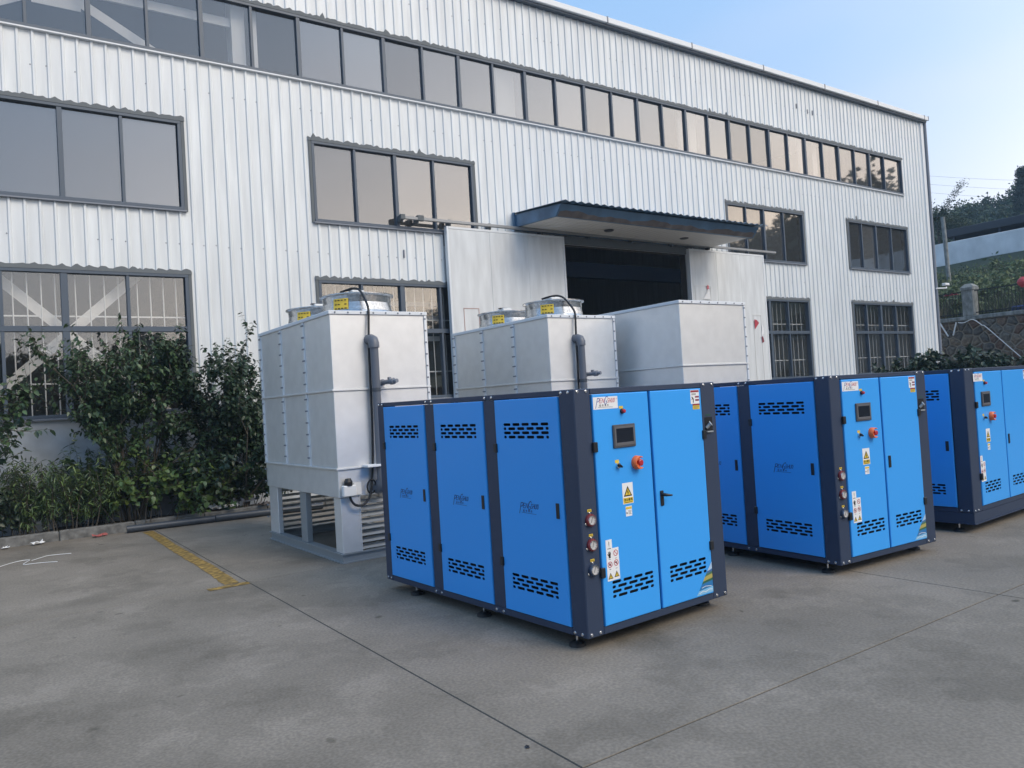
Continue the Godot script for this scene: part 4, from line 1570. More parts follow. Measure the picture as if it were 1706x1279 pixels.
func chiller(label: String, at: Vector3, yaw: float, w: float, gauges: bool, lever: bool, skid: bool, grp: String) -> void:
	var c := thing("chiller", label, "industrial chiller", at, yaw, grp)
	var l := 2.604
	var h := 1.646
	var yb := 0.20 if skid else 0.085
	var db := yb + 0.05
	var dt := 1.606
	if skid:
		var sk := begin()
		box(sk, Vector3(-0.01, 0.088, -l - 0.01), Vector3(w + 0.01, 0.10, 0.012))
		box(sk, Vector3(0.0, 0.10, -0.01), Vector3(w, 0.199, 0.0))
		box(sk, Vector3(0.0, 0.10, -l), Vector3(0.01, 0.199, -0.0105))
		box(sk, Vector3(w - 0.01, 0.10, -l), Vector3(w, 0.199, -0.0105))
		part("skid", done(sk), M.navy, c)
	# posts
	var fx0 := 0.21 if skid else 0.148
	var posts := [[0.0, 0.0, fx0 - 0.006, -0.144], [w - 0.16, 0.0, w, -0.12], [0.0, -l + 0.11, 0.12, -l], [w - 0.12, -l + 0.12, w, -l]]
	for p in posts:
		part("corner_post", box_mesh(Vector3(p[0], yb, minf(p[1], p[3])), Vector3(p[2], h, maxf(p[1], p[3])), 0.006), M.navy, c)
	for z in [-0.841, -1.66]:
		for x in [0.0, w - 0.05]:
			part("middle_post", box_mesh(Vector3(x, db - 0.001, z - 0.135), Vector3(x + 0.05, dt + 0.0, z), 0.003), M.navy, c)
	# rails
	for y in [[yb, db - 0.003], [dt + 0.004, h - 0.001]]:
		part("rail", box_mesh(Vector3(fx0 - 0.005, y[0], -0.05), Vector3(w - 0.161, y[1], -0.001), 0.003), M.navy, c)
		part("rail", box_mesh(Vector3(0.001, y[0], -l + 0.111), Vector3(0.05, y[1], -0.145), 0.003), M.navy, c)
		part("rail", box_mesh(Vector3(w - 0.05, y[0], -l + 0.121), Vector3(w - 0.001, y[1], -0.121), 0.003), M.navy, c)
		part("rail", box_mesh(Vector3(0.121, y[0], -l), Vector3(w - 0.121, y[1], -l + 0.05), 0.003), M.navy, c)
	part("top_panel", box_mesh(Vector3(0.05, h - 0.012, -l + 0.05), Vector3(w - 0.05, h - 0.006, -0.05)), M.navy, c)
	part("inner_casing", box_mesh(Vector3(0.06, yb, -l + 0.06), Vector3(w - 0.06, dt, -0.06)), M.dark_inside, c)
	part("rear_panel", box_mesh(Vector3(0.121, db, -l + 0.005), Vector3(w - 0.121, dt, -l + 0.02), 0.004), M.blue, c)
	# side doors, both long sides
	var spans := [[0.151, 0.834], [0.982, 1.653], [1.806, 2.486]]
	var dm := {}
	for sp in spans:
		var dw: float = sp[1] - sp[0]
		var hh := dt - db
		var cx := dw * 0.5
		var lowvent := 0.292 - db if not skid else 0.37 - db
		var m := door_mesh(dw, hh, [[cx - 0.253, cx + 0.253, lowvent, lowvent + 0.115, 5], [cx - 0.253, cx + 0.253, 1.332 - db, 1.447 - db, 5]])
		var d := part("side_door", m, M.blue, c)
		d.transform = Transform3D(side_basis(), Vector3(-0.009, db, -sp[1]))
		part("latch", box_mesh(Vector3(dw - 0.07, 0.87 - db - 0.05, 0.0005), Vector3(dw - 0.038, 0.87 - db + 0.05, 0.006), 0.003), M.black, d)
		for y in [1.268, 0.47]:
			part("hinge", box_mesh(Vector3(-0.020, y - db - 0.032, -0.01), Vector3(0.014, y - db + 0.032, 0.014), 0.004), M.black, d)
		wordmark(d, Vector3(cx - 0.115, 0.845 - db, 0.0012), 0.2, false)
		# plain twin on the far side
		var d2 := part("side_door", m, M.blue, c)
		d2.transform = Transform3D(Basis(Vector3(0, 0, -1), Vector3.UP, Vector3(1, 0, 0)), Vector3(w + 0.009, db, -sp[0]))
	# front doors
	var fr := [[fx0 + 0.002, 0.668], [0.690, 1.228]] if not skid else [[0.212, 0.885], [0.907, 1.60]]
	var fh := dt - db
	var dw1: float = fr[0][1] - fr[0][0]
	var dw2: float = fr[1][1] - fr[1][0]
	var v1 := 0.068
	var fl := 0.288 - db if not skid else 0.36 - db
	var f1 := part("front_door", door_mesh(dw1, fh, [[v1, v1 + 0.404, fl + 0.004, fl + 0.124, 4]]), M.blue, c)
	f1.position = Vector3(fr[0][0], db, 0.008)
	var f2 := part("front_door", door_mesh(dw2, fh, [[0.08, 0.484, fl, fl + 0.12, 4]]), M.blue, c)
	f2.position = Vector3(fr[1][0], db, 0.008)
	front_fittings(c, f1, f2, fr, dw1, dw2, db, lever)
	# gauges
	if gauges:
		for i in 3:
			gauge(c, Vector3(0.073, [0.818, 0.663, 0.506][i], 0.001), M.dark_red if i < 2 else M.navy)
	# recessed socket on the right post
	var sx := w - 0.093
	part("socket_recess", box_mesh(Vector3(sx - 0.043, 1.29, 0.0005), Vector3(sx + 0.043, 1.392, 0.002)), M.dark_inside, c)
	var st := begin()
	tube(st, [Vector3(sx - 0.03, 1.315, 0.003), Vector3(sx - 0.008, 1.345, 0.022)], [0.012, 0.014], 10)
	part("pipe_stub", done(st), M.galv_dull, c)
	part("pipe_cap", lathe_mesh([Vector2(0.0, 0.004), Vector2(0.019, 0.003), Vector2(0.019, -0.003), Vector2(0, -0.004)], 14, Transform3D(Basis(Vector3(0, 0, 1).cross(Vector3(0.5, 0.5, 0.7)).normalized(), 0.9) * out_z(Vector3.ZERO).basis, Vector3(sx - 0.006, 1.347, 0.026))), M.white, c)
	part("socket_lip", box_mesh(Vector3(sx - 0.04, 1.282, 0.0), Vector3(sx + 0.03, 1.292, 0.02), 0.002), M.galv_dull, c)
	part("socket_tag", box_mesh(Vector3(sx - 0.03, 1.402, 0.0005), Vector3(sx + 0.03, 1.414, 0.0015)), mat(lin(0.01, 0.06, 0.05), 0.5), c)
	# bolts
	var fb := [0.03, 0.105, w - 0.125, w - 0.03]
	var sb := [-0.05, -0.118, -0.87, -0.955, -1.69, -1.775, -2.515, -2.575]
	for y in [yb + 0.022, h - 0.018]:
		for x in fb:
			var b := part("bolt", bolt(), M.bolt, c)
			b.transform = out_z(Vector3(x, y, 0.0))
		for z in sb:
			var b := part("bolt", bolt(), M.bolt, c)
			b.transform = Transform3D(Basis(Vector3(0, 0, 1), Vector3(-1, 0, 0), Vector3(0, -1, 0)), Vector3(0.0, y, z))
	# levelling feet
	for z in [-0.174, -1.207, -2.193]:
		for x in [0.06, w - 0.08]:
			var ft := begin()
			lathe(ft, [Vector2(0.0, 0.0), Vector2(0.055, 0.0), Vector2(0.052, 0.02), Vector2(0.03, 0.032), Vector2(0.018, 0.034), Vector2(0.0, 0.034)], 16, Transform3D(Basis.IDENTITY, Vector3(x, 0.001, z)))
			var foot := part("foot", done(ft), M.rubber, c)
			part("foot_screw", tube_mesh([Vector3(x, 0.03, z), Vector3(x, 0.09, z)], 0.008, 8), M.bolt, foot)


func gauge(c: Node3D, at: Vector3, m: Material) -> void:
	var g := part("pressure_gauge", lathe_mesh([Vector2(0.040, 0.0), Vector2(0.040, 0.012), Vector2(0.036, 0.02), Vector2(0.026, 0.02)], 24, out_z(at)), m, c)
	part("rim", lathe_mesh([Vector2(0.031, 0.0201), Vector2(0.030, 0.024), Vector2(0.027, 0.024), Vector2(0.026, 0.018)], 24, out_z(at)), M.chrome, g)
	part("dial", lathe_mesh([Vector2(0.027, 0.0185), Vector2(0.0, 0.0187)], 24, out_z(at)), mat(lin(0.5, 0.49, 0.49), 0.5), g)
	var st := begin()
	stroke(st, [Vector2(at.x - 0.007, at.y - 0.012), Vector2(at.x + 0.006, at.y + 0.018)], 0.003, at.z + 0.0205)
	for i in 9:
		var a := deg_to_rad(225.0 - i * 33.75)
		stroke(st, [Vector2(at.x + cos(a) * 0.021, at.y + sin(a) * 0.021), Vector2(at.x + cos(a) * 0.026, at.y + sin(a) * 0.026)], 0.0016, at.z + 0.0203)
	part("needle", done(st), M.print_black, g)
	for a in [90.0, 210.0, 330.0]:
		var p := at + Vector3(cos(deg_to_rad(a)) * 0.044, sin(deg_to_rad(a)) * 0.044, 0)
		var b := part("screw", bolt(), M.bolt, g)
		b.transform = out_z(p)
		b.scale = Vector3.ONE * 0.7
	part("tag", box_mesh(at + Vector3(-0.017, 0.052, 0.0), at + Vector3(0.017, 0.068, 0.0012)), M.yellow, g)
	var p2 := begin()
	stroke(p2, [Vector2(at.x - 0.012, at.y + 0.0575), Vector2(at.x + 0.012, at.y + 0.0575)], 0.002, at.z + 0.002)
	stroke(p2, [Vector2(at.x - 0.012, at.y + 0.0625), Vector2(at.x + 0.010, at.y + 0.0625)], 0.002, at.z + 0.002)
	part("tag_print", done(p2), M.print_black, g)


# slanted name PENGSHUO with a long-legged P and a large G, w metres wide, baseline-left at «at»
func wordmark(d: Node3D, at: Vector3, w: float, coloured: bool) -> void:
	var s := w / 10.0
	var sets := [
		[[0.2, -1.5, 0.75, 2.2, 1.7, 2.25, 1.95, 1.7, 1.4, 1.05, 0.65, 0.95]],
		[[3.1, 2.1, 2.2, 2.1, 2.0, 0.5, 3.0, 0.5], [2.1, 1.3, 2.9, 1.3], [3.3, 0.5, 3.5, 2.1, 4.3, 0.5, 4.5, 2.1]],
		[[6.2, 2.5, 5.9, 2.95, 5.2, 2.6, 4.75, 1.4, 4.7, 0.5, 5.1, -0.2, 5.7, 0.15, 5.9, 1.1, 5.4, 1.1]],
		[[7.0, 2.0, 6.4, 2.05, 6.3, 1.45, 6.85, 1.2, 6.75, 0.6, 6.15, 0.55], [7.3, 2.1, 7.15, 0.5], [8.1, 2.1, 7.95, 0.5], [7.2, 1.3, 8.0, 1.3], [8.35, 2.1, 8.2, 0.7, 8.7, 0.5, 8.95, 0.8, 9.1, 2.1], [9.35, 0.8, 9.45, 1.9, 9.85, 2.1, 10.05, 1.7, 9.95, 0.75, 9.6, 0.5, 9.35, 0.8]],
	]
	var ms := [M.print_blue, M.print_red, M.print_blue, M.print_red] if coloured else [M.print_navy, M.print_navy, M.print_navy, M.print_navy]
	for i in 4:
		var st := begin()
		for g in sets[i]:
			var pts := v2(g)
			for n in pts.size():
				pts[n] = Vector2(at.x + (pts[n].x + pts[n].y * 0.18) * s, at.y + (pts[n].y + 0.55) * s)
			stroke(st, pts, s * (0.26 if i != 1 and i != 3 else 0.19), at.z)
		part("lettering", done(st), ms[i], d)
	var st := begin()
	stroke(st, [Vector2(at.x + 1.2 * s, at.y - 0.55 * s), Vector2(at.x + 9.0 * s, at.y - 0.75 * s)], s * 0.12, at.z)
	for k in 4:
		cjk(st, k + 4, Vector2(at.x + (2.0 + k * 1.35) * s, at.y - 0.35 * s), s * 0.8, s * 0.13, at.z)
	part("lettering", done(st), M.print_navy if not coloured else M.print_black, d)


# a few characters drawn with strokes in a unit square: 0-3 warn of electric shock, 4-7 the small line under the name
func cjk(st: SurfaceTool, which: int, at: Vector2, size: float, w: float, z: float) -> void:
	var g := [
		[[0.5, 1, 0.5, 0.62], [0.2, 0.92, 0.3, 0.7], [0.8, 0.92, 0.7, 0.7], [0.1, 0.6, 0.9, 0.6, 0.9, 0.02, 0.1, 0.02], [0.15, 0.31, 0.9, 0.31]],
		[[0.08, 0.5, 0.2, 0.2], [0.35, 0.7, 0.38, 0.15, 0.75, 0.1, 0.8, 0.3], [0.5, 0.95, 0.6, 0.7], [0.8, 0.7, 0.95, 0.42]],
		[[0.2, 1, 0.08, 0.75], [0.2, 0.88, 0.4, 0.88, 0.3, 0.7], [0.1, 0.68, 0.42, 0.68, 0.42, 0.0], [0.12, 0.68, 0.1, 0.05], [0.12, 0.45, 0.42, 0.45], [0.12, 0.25, 0.42, 0.25], [0.72, 1, 0.72, 0.05], [0.55, 0.75, 0.92, 0.75, 0.92, 0.4, 0.55, 0.4, 0.55, 0.75], [0.5, 0.05, 0.95, 0.1]],
		[[0.15, 0.8, 0.85, 0.8, 0.85, 0.3, 0.15, 0.3, 0.15, 0.8], [0.15, 0.55, 0.85, 0.55], [0.5, 1, 0.5, 0.08, 0.92, 0.05, 0.95, 0.25]],
		[[0.1, 0.9, 0.1, 0.1], [0.1, 0.9, 0.4, 0.9, 0.4, 0.1], [0.1, 0.5, 0.4, 0.5], [0.55, 0.9, 0.9, 0.9, 0.9, 0.4, 0.55, 0.4], [0.55, 0.15, 0.95, 0.15]],
		[[0.2, 0.95, 0.2, 0.05], [0.05, 0.65, 0.35, 0.65], [0.5, 0.8, 0.95, 0.8], [0.5, 0.5, 0.95, 0.5], [0.72, 0.95, 0.72, 0.05]],
		[[0.1, 0.7, 0.6, 0.7], [0.1, 0.4, 0.6, 0.4], [0.35, 0.95, 0.35, 0.05], [0.75, 0.9, 0.75, 0.3], [0.93, 0.95, 0.93, 0.05]],
		[[0.1, 0.8, 0.25, 0.65], [0.08, 0.15, 0.25, 0.4], [0.6, 0.95, 0.35, 0.55], [0.6, 0.95, 0.95, 0.6], [0.45, 0.4, 0.85, 0.4, 0.65, 0.1]],
	]
	for s in g[which]:
		var pts := v2(s)
		for n in pts.size():
			pts[n] = at + pts[n] * size
		stroke(st, pts, w, z)


func warn_triangle(d: Node3D, at: Vector3, s: float, bolt_sign: bool) -> void:
	var st := begin()
	face(st, [at + Vector3(-s * 0.5, 0, 0), at + Vector3(s * 0.5, 0, 0), at + Vector3(0, s * 0.87, 0)], Vector3.BACK)
	part("warning_triangle", done(st), M.print_black, d)
	st = begin()
	var z := Vector3(0, 0, 0.0006)
	face(st, [at + z + Vector3(-s * 0.34, s * 0.1, 0), at + z + Vector3(s * 0.34, s * 0.1, 0), at + z + Vector3(0, s * 0.68, 0)], Vector3.BACK)
	part("warning_field", done(st), M.yellow, d)
	st = begin()
	var a := Vector2(at.x, at.y)
	if bolt_sign:
		stroke(st, [a + Vector2(0.02, 0.52) * s, a + Vector2(-0.05, 0.34) * s, a + Vector2(0.05, 0.34) * s, a + Vector2(-0.01, 0.16) * s], s * 0.07, at.z + 0.0012)
	else:
		stroke(st, [a + Vector2(0, 0.5) * s, a + Vector2(0, 0.28) * s], s * 0.08, at.z + 0.0012)
		stroke(st, [a + Vector2(0, 0.2) * s, a + Vector2(0, 0.16) * s], s * 0.08, at.z + 0.0012)
	part("warning_sign_print", done(st), M.print_black, d)


func plate(called: String, x0: float, y0: float, x1: float, y1: float, m: Material, d: Node3D, z := 0.0005) -> MeshInstance3D:
	return part(called, box_mesh(Vector3(x0, y0, z - 0.0003), Vector3(x1, y1, z + 0.0005)), m, d)


func text_lines(d: Node3D, x0: float, y0: float, x1: float, rows: int, step: float, w: float, m: Material, z := 0.0018) -> void:
	var st := begin()
	for i in rows:
		var e := x1 - (x1 - x0) * (0.25 if i % 3 == 2 else 0.05 * (i % 2))
		stroke(st, [Vector2(x0, y0 - i * step), Vector2(e, y0 - i * step)], w, z)
	part("small_print", done(st), m, d)


func ring_sign(d: Node3D, at: Vector2, r: float, z: float, blob: int) -> void:
	var st := begin()
	var pts := []
	for i in 17:
		var a := TAU * i / 16.0
		pts.append(at + Vector2(cos(a), sin(a)) * r)
	stroke(st, pts, r * 0.22, z)
	stroke(st, [at + Vector2(-0.68, 0.68) * r, at + Vector2(0.68, -0.68) * r], r * 0.2, z)
	part("prohibition_ring", done(st), M.print_red, d)
	if blob > 0:
		st = begin()
		if blob == 1:
			stroke(st, [at + Vector2(-0.3, 0.45) * r, at + Vector2(-0.25, -0.2) * r], r * 0.36, z - 0.0004)
			stroke(st, [at + Vector2(0.2, 0.3) * r, at + Vector2(0.25, -0.45) * r], r * 0.36, z - 0.0004)
		else:
			stroke(st, [at + Vector2(-0.5, 0.1) * r, at + Vector2(0.35, 0.15) * r], r * 0.4, z - 0.0004)
			stroke(st, [at + Vector2(0.1, 0.3) * r, at + Vector2(0.15, -0.5) * r], r * 0.25, z - 0.0004)
		part("pictogram", done(st), M.print_black, d)


func front_fittings(c: Node3D, f1: Node3D, f2: Node3D, fr: Array, dw1: float, dw2: float, db: float, lever: bool) -> void:
	var ox: float = fr[0][0] if fr[0][0] < 0.2 else 0.19
	var oy := db
	# name plate
	var np := plate("name_plate", 0.156 - ox, 1.508 - oy, 0.376 - ox, 1.587 - oy, M.paper, f1)
	wordmark(np, Vector3(0.176 - ox, 1.531 - oy, 0.0016), 0.168, true)
	var cr := begin()
	var rc := Vector2(0.366 - ox, 1.572 - oy)
	var rp := []
	for i in 9:
		rp.append(rc + Vector2(cos(TAU * i / 8.0), sin(TAU * i / 8.0)) * 0.0035)
	stroke(cr, rp, 0.0014, 0.0016)
	part("lettering", done(cr), M.print_red, np)
	# indicator lamp
	plate("tag", 0.385 - ox, 1.503 - oy, 0.422 - ox, 1.520 - oy, M.yellow, f1)
	var lamp := part("indicator_lamp", lathe_mesh([Vector2(0.017, 0.0), Vector2(0.017, 0.012), Vector2(0.013, 0.013)], 16, out_z(Vector3(0.410 - ox, 1.486 - oy, 0))), M.black, f1)
	part("lens", lathe_mesh([Vector2(0.013, 0.012), Vector2(0.013, 0.026), Vector2(0.009, 0.03), Vector2(0, 0.031)], 16, out_z(Vector3(0.410 - ox, 1.486 - oy, 0))), M.red, lamp)
	# touch screen
	var sx0 := 0.310 - ox
	var sx1 := 0.516 - ox
	var sc := part("touch_screen", box_mesh(Vector3(sx0, 1.249 - oy, 0), Vector3(sx1, 1.400 - oy, 0.012), 0.004), M.bezel, f1)
	var sb := begin()
	for q in [[sx0 + 0.008, 1.262, sx0 + 0.024, 1.388], [sx1 - 0.024, 1.262, sx1 - 0.008, 1.388], [sx0 + 0.0245, 1.374, sx1 - 0.0245, 1.388], [sx0 + 0.0245, 1.262, sx1 - 0.0245, 1.282]]:
		box(sb, Vector3(q[0], q[1] - oy, 0.0122), Vector3(q[2], q[3] - oy, 0.015), 0.0015)
	part("screen_bezel", done(sb), mat(lin(0.11, 0.11, 0.12), 0.5), sc)
	part("display", box_mesh(Vector3(sx0 + 0.0246, 1.2825 - oy, 0.0121), Vector3(sx1 - 0.0246, 1.3735 - oy, 0.0132)), M.screen, sc)
	# emergency stop behind an orange guard that is open to the right
	var ec := Vector3(0.515 - ox, 1.139 - oy, 0)
	var eg := begin()
	eg.set_smooth_group(2)
	var n := 18
	for i in n:
		var a0 := deg_to_rad(58.0 + 244.0 * i / n)
		var a1 := deg_to_rad(58.0 + 244.0 * (i + 1) / n)
		var q0 := Vector3(cos(a0), sin(a0), 0)
		var q1 := Vector3(cos(a1), sin(a1), 0)
		var ro := 0.046
		var ri := 0.036
		var zf := Vector3(0, 0, 0.042)
		face(eg, [ec + q0 * ro, ec + q1 * ro, ec + q1 * ro * 0.93 + zf, ec + q0 * ro * 0.93 + zf], q0)
		face(eg, [ec + q0 * ri, ec + q1 * ri, ec + q1 * ri + zf, ec + q0 * ri + zf], -q0)
		face(eg, [ec + q0 * ri + zf, ec + q1 * ri + zf, ec + q1 * ro * 0.93 + zf, ec + q0 * ro * 0.93 + zf], Vector3.BACK)
	eg.set_smooth_group(FLAT)
	for a in [58.0, 302.0]:
		var q := Vector3(cos(deg_to_rad(a)), sin(deg_to_rad(a)), 0)
		face(eg, [ec + q * 0.036, ec + q * 0.046, ec + q * 0.043 + Vector3(0, 0, 0.042), ec + q * 0.036 + Vector3(0, 0, 0.042)], Vector3.RIGHT)
	lathe(eg, [Vector2(0.046, 0.0), Vector2(0.046, 0.004), Vector2(0.0, 0.0045)], 20, out_z(ec))
	var es := part("emergency_stop", done(eg), M.orange, f1)
	part("knob", lathe_mesh([Vector2(0.012, 0.004), Vector2(0.012, 0.03), Vector2(0.021, 0.034), Vector2(0.022, 0.046), Vector2(0.016, 0.05), Vector2(0, 0.05)], 18, out_z(ec)), M.red, es)
	# selector switch
	plate("tag", 0.319 - ox, 1.152 - oy, 0.355 - ox, 1.172 - oy, M.yellow, f1)
	var sw := part("selector_switch", lathe_mesh([Vector2(0.018, 0.0), Vector2(0.017, 0.012), Vector2(0.0, 0.013)], 16, out_z(Vector3(0.343 - ox, 1.134 - oy, 0))), M.chrome, f1)
	var kb := begin()
	box(kb, Vector3(-0.016, -0.006, 0.013), Vector3(0.018, 0.006, 0.034), 0.003, Transform3D(Basis(Vector3.BACK, -0.6), Vector3(0.343 - ox, 1.134 - oy, 0)))
	part("switch_knob", done(kb), M.black, sw)
	# electric shock notice
	var wn := plate("warning_notice", 0.369 - ox, 0.878 - oy, 0.467 - ox, 1.015 - oy, M.paper, f1)
	warn_triangle(wn, Vector3(0.418 - ox, 0.927 - oy, 0.0016), 0.078, true)
	plate("yellow_band", 0.373 - ox, 0.882 - oy, 0.463 - ox, 0.918 - oy, M.yellow, wn, 0.0014)
	var ch := begin()
	for k in 4:
		cjk(ch, k, Vector2(0.379 - ox + k * 0.0205, 0.897 - oy), 0.017, 0.0024, 0.0026)
	stroke(ch, [Vector2(0.385 - ox, 0.888 - oy), Vector2(0.452 - ox, 0.888 - oy)], 0.003, 0.0026)
	part("lettering", done(ch), M.print_black, wn)
	var s2 := plate("small_notice", 0.389 - ox, 0.797 - oy, 0.447 - ox, 0.862 - oy, M.paper, f1)
	plate("yellow_band", 0.391 - ox, 0.843 - oy, 0.445 - ox, 0.857 - oy, M.yellow, s2, 0.0014)
	text_lines(s2, 0.412 - ox, 0.832 - oy, 0.442 - ox, 4, 0.007, 0.002, M.print_black)
	var tri := begin()
	face(tri, [Vector3(0.394 - ox, 0.812 - oy, 0.0018), Vector3(0.408 - ox, 0.818 - oy, 0.0018), Vector3(0.394 - ox, 0.826 - oy, 0.0018)], Vector3.BACK)
	part("pictogram", done(tri), M.print_black, s2)
	# strip of safety pictograms
	var sy := 0.0 if fr[0][0] < 0.2 else 0.08
	var y0 := 0.411 - oy + sy
	var st1 := plate("safety_strip", 0.189 - ox, y0, 0.244 - ox, y0 + 0.262, M.paper, f1)
	plate("safety_column", 0.2445 - ox, y0 + 0.001, 0.300 - ox, y0 + 0.204, M.paper, st1)
	var xa := 0.2165 - ox
	var xb := 0.272 - ox
	var ex := begin()
	stroke(ex, [Vector2(xa, y0 + 0.249), Vector2(xa, y0 + 0.225)], 0.004, 0.0018)
	stroke(ex, [Vector2(xa, y0 + 0.218), Vector2(xa, y0 + 0.215)], 0.004, 0.0018)
	stroke(ex, [Vector2(xa - 0.014, y0 + 0.205), Vector2(xa + 0.014, y0 + 0.205)], 0.004, 0.0018)
	# open hand
	for q in [[-0.006, 0.0, -0.008, 0.02], [-0.001, 0.0, -0.001, 0.023], [0.004, 0.0, 0.006, 0.021], [0.008, 0.0, 0.011, 0.014], [-0.009, -0.002, -0.016, 0.008]]:
		stroke(ex, [Vector2(xa + q[0], y0 + 0.163 + q[1]), Vector2(xa + q[2], y0 + 0.163 + q[3])], 0.0042, 0.0018)
	stroke(ex, [Vector2(xa + 0.001, y0 + 0.166), Vector2(xa + 0.001, y0 + 0.15)], 0.017, 0.0018)
	for q in [[xa, 0.137], [xb, 0.137], [xa, 0.073], [xb, 0.073]]:
		stroke(ex, [Vector2(q[0] - 0.008, y0 + q[1]), Vector2(q[0] + 0.008, y0 + q[1])], 0.0025, 0.0018)
	part("pictogram", done(ex), M.print_black, st1)
	ring_sign(st1, Vector2(xb, y0 + 0.171), 0.018, 0.0022, 0)
	ring_sign(st1, Vector2(xa, y0 + 0.103), 0.018, 0.0022, 1)
	ring_sign(st1, Vector2(xb, y0 + 0.108), 0.018, 0.0022, 2)
	warn_triangle(st1, Vector3(xa, y0 + 0.012, 0.0016), 0.045, true)
	warn_triangle(st1, Vector3(xb, y0 + 0.018, 0.0016), 0.045, false)
	# red and white notice on the right door
	var bx: float = dw2 - 0.118
	var rn := plate("red_notice", bx, 1.497 - oy, bx + 0.094, 1.596 - oy, M.paper, f2)
	plate("red_band", bx + 0.003, 1.579 - oy, bx + 0.091, 1.593 - oy, mat(lin(0.30, 0.03, 0.045), 0.5), rn, 0.0014)
	for y in [1.540, 1.517]:
		plate("red_band", bx + 0.05, y - oy, bx + 0.091, y + 0.012 - oy, mat(lin(0.22, 0.03, 0.07), 0.5), rn, 0.0014)
	text_lines(rn, bx + 0.012, 1.569 - oy, bx + 0.06, 2, 0.007, 0.003, M.print_black)
	var pg := begin()
	stroke(pg, v2([bx + 0.015, 1.545 - oy, bx + 0.03, 1.53 - oy, bx + 0.026, 1.508 - oy]), 0.008, 0.0018)
	stroke(pg, v2([bx + 0.012, 1.528 - oy, bx + 0.024, 1.538 - oy]), 0.005, 0.0018)
	part("pictogram", done(pg), M.print_black, rn)
	var yn := plate("yellow_notice", bx + 0.018, 1.457 - oy, bx + 0.094, 1.4965 - oy, M.yellow, f2)
	plate("red_band", bx + 0.018, 1.485 - oy, bx + 0.094, 1.4962 - oy, mat(lin(0.30, 0.03, 0.045), 0.5), yn, 0.0014)
	text_lines(yn, bx + 0.026, 1.478 - oy, bx + 0.084, 3, 0.007, 0.002, M.rust)
	# corner picture: a triangular sticker of sea, island and sky
	var q0: float = dw2 - 0.188
	var q1: float = dw2 - 0.004
	var by := 0.012
	if fr[0][0] < 0.2:
		tri_band(f2, q0, q1, by, by + 0.212, 0.0, 0.16, mat(lin(0.22, 0.5, 0.75), 0.4), 0.0008)
		tri_band(f2, q0, q1, by, by + 0.212, 0.16, 0.36, mat(lin(0.02, 0.17, 0.42), 0.4), 0.0008)
		tri_band(f2, q0, q1, by, by + 0.212, 0.36, 0.44, mat(lin(0.03, 0.12, 0.07), 0.4), 0.0008)
		tri_band(f2, q0, q1, by, by + 0.212, 0.44, 0.58, mat(lin(0.42, 0.36, 0.10), 0.4), 0.0008)
		tri_band(f2, q0, q1, by, by + 0.212, 0.58, 0.66, mat(lin(0.07, 0.16, 0.09), 0.4), 0.0008)
		tri_band(f2, q0, q1, by, by + 0.212, 0.66, 0.74, mat(lin(0.05, 0.15, 0.35), 0.4), 0.0008)
		tri_band(f2, q0, q1, by, by + 0.212, 0.74, 1.0, mat(lin(0.40, 0.55, 0.72), 0.4), 0.0008)
		var wv := begin()
		stroke(wv, v2([q0 + 0.03, by + 0.012, q0 + 0.07, by + 0.022, q0 + 0.10, by + 0.014, q0 + 0.14, by + 0.024, q1 - 0.01, by + 0.018]), 0.004, 0.0022)
		stroke(wv, v2([q0 + 0.06, by + 0.045, q0 + 0.10, by + 0.052, q1 - 0.02, by + 0.044]), 0.004, 0.0022)
		part("wave_print", done(wv), M.paper, f2)
	# lever lock and hinges
	var hx := 0.053
	part("lock_plate", box_mesh(Vector3(hx - 0.016, 0.822 - oy, 0), Vector3(hx + 0.016, 0.925 - oy, 0.008), 0.003), M.black, f2)
	if lever:
		var lv := begin()
		tube(lv, [Vector3(hx, 0.90 - oy, 0.008), Vector3(hx + 0.005, 0.897 - oy, 0.035), Vector3(hx + 0.03, 0.893 - oy, 0.046), Vector3(hx + 0.05, 0.891 - oy, 0.05)], [0.012, 0.011, 0.008, 0.006], 8)
		part("lever", done(lv), M.black, f2)
	for y in [1.27, 0.474 + sy * 0.9]:
		part("hinge", box_mesh(Vector3(-0.022, y - oy - 0.032, -0.008), Vector3(0.016, y - oy + 0.032, 0.014), 0.004), M.black, f1)
		part("hinge", box_mesh(Vector3(dw2 - 0.016, y - oy - 0.032, -0.008), Vector3(dw2 + 0.022, y - oy + 0.032, 0.014), 0.004), M.black, f2)


func tri_band(d: Node3D, x0: float, x1: float, y0: float, y1: float, a: float, b: float, m: Material, z: float) -> void:
	var st := begin()
	var la := lerpf(x0, x1 - 0.01, a)
	var lb := lerpf(x0, x1 - 0.01, b)
	var ya := lerpf(y0, y1, a)
	var yb := lerpf(y0, y1, b)
	if b >= 1.0:
		lb = x1
	var tilt := 0.006 if a > 0.0 else 0.0
	var tilt2 := 0.006 if b < 1.0 else 0.0
	face(st, [Vector3(la, ya - tilt, z), Vector3(x1, ya + tilt, z), Vector3(x1, yb + tilt2, z), Vector3(lb, yb - tilt2, z)], Vector3.BACK)
	part("corner_picture", done(st), m, d)


# ------------------------------------------------------------------ plants
var leaf_meshes := {}


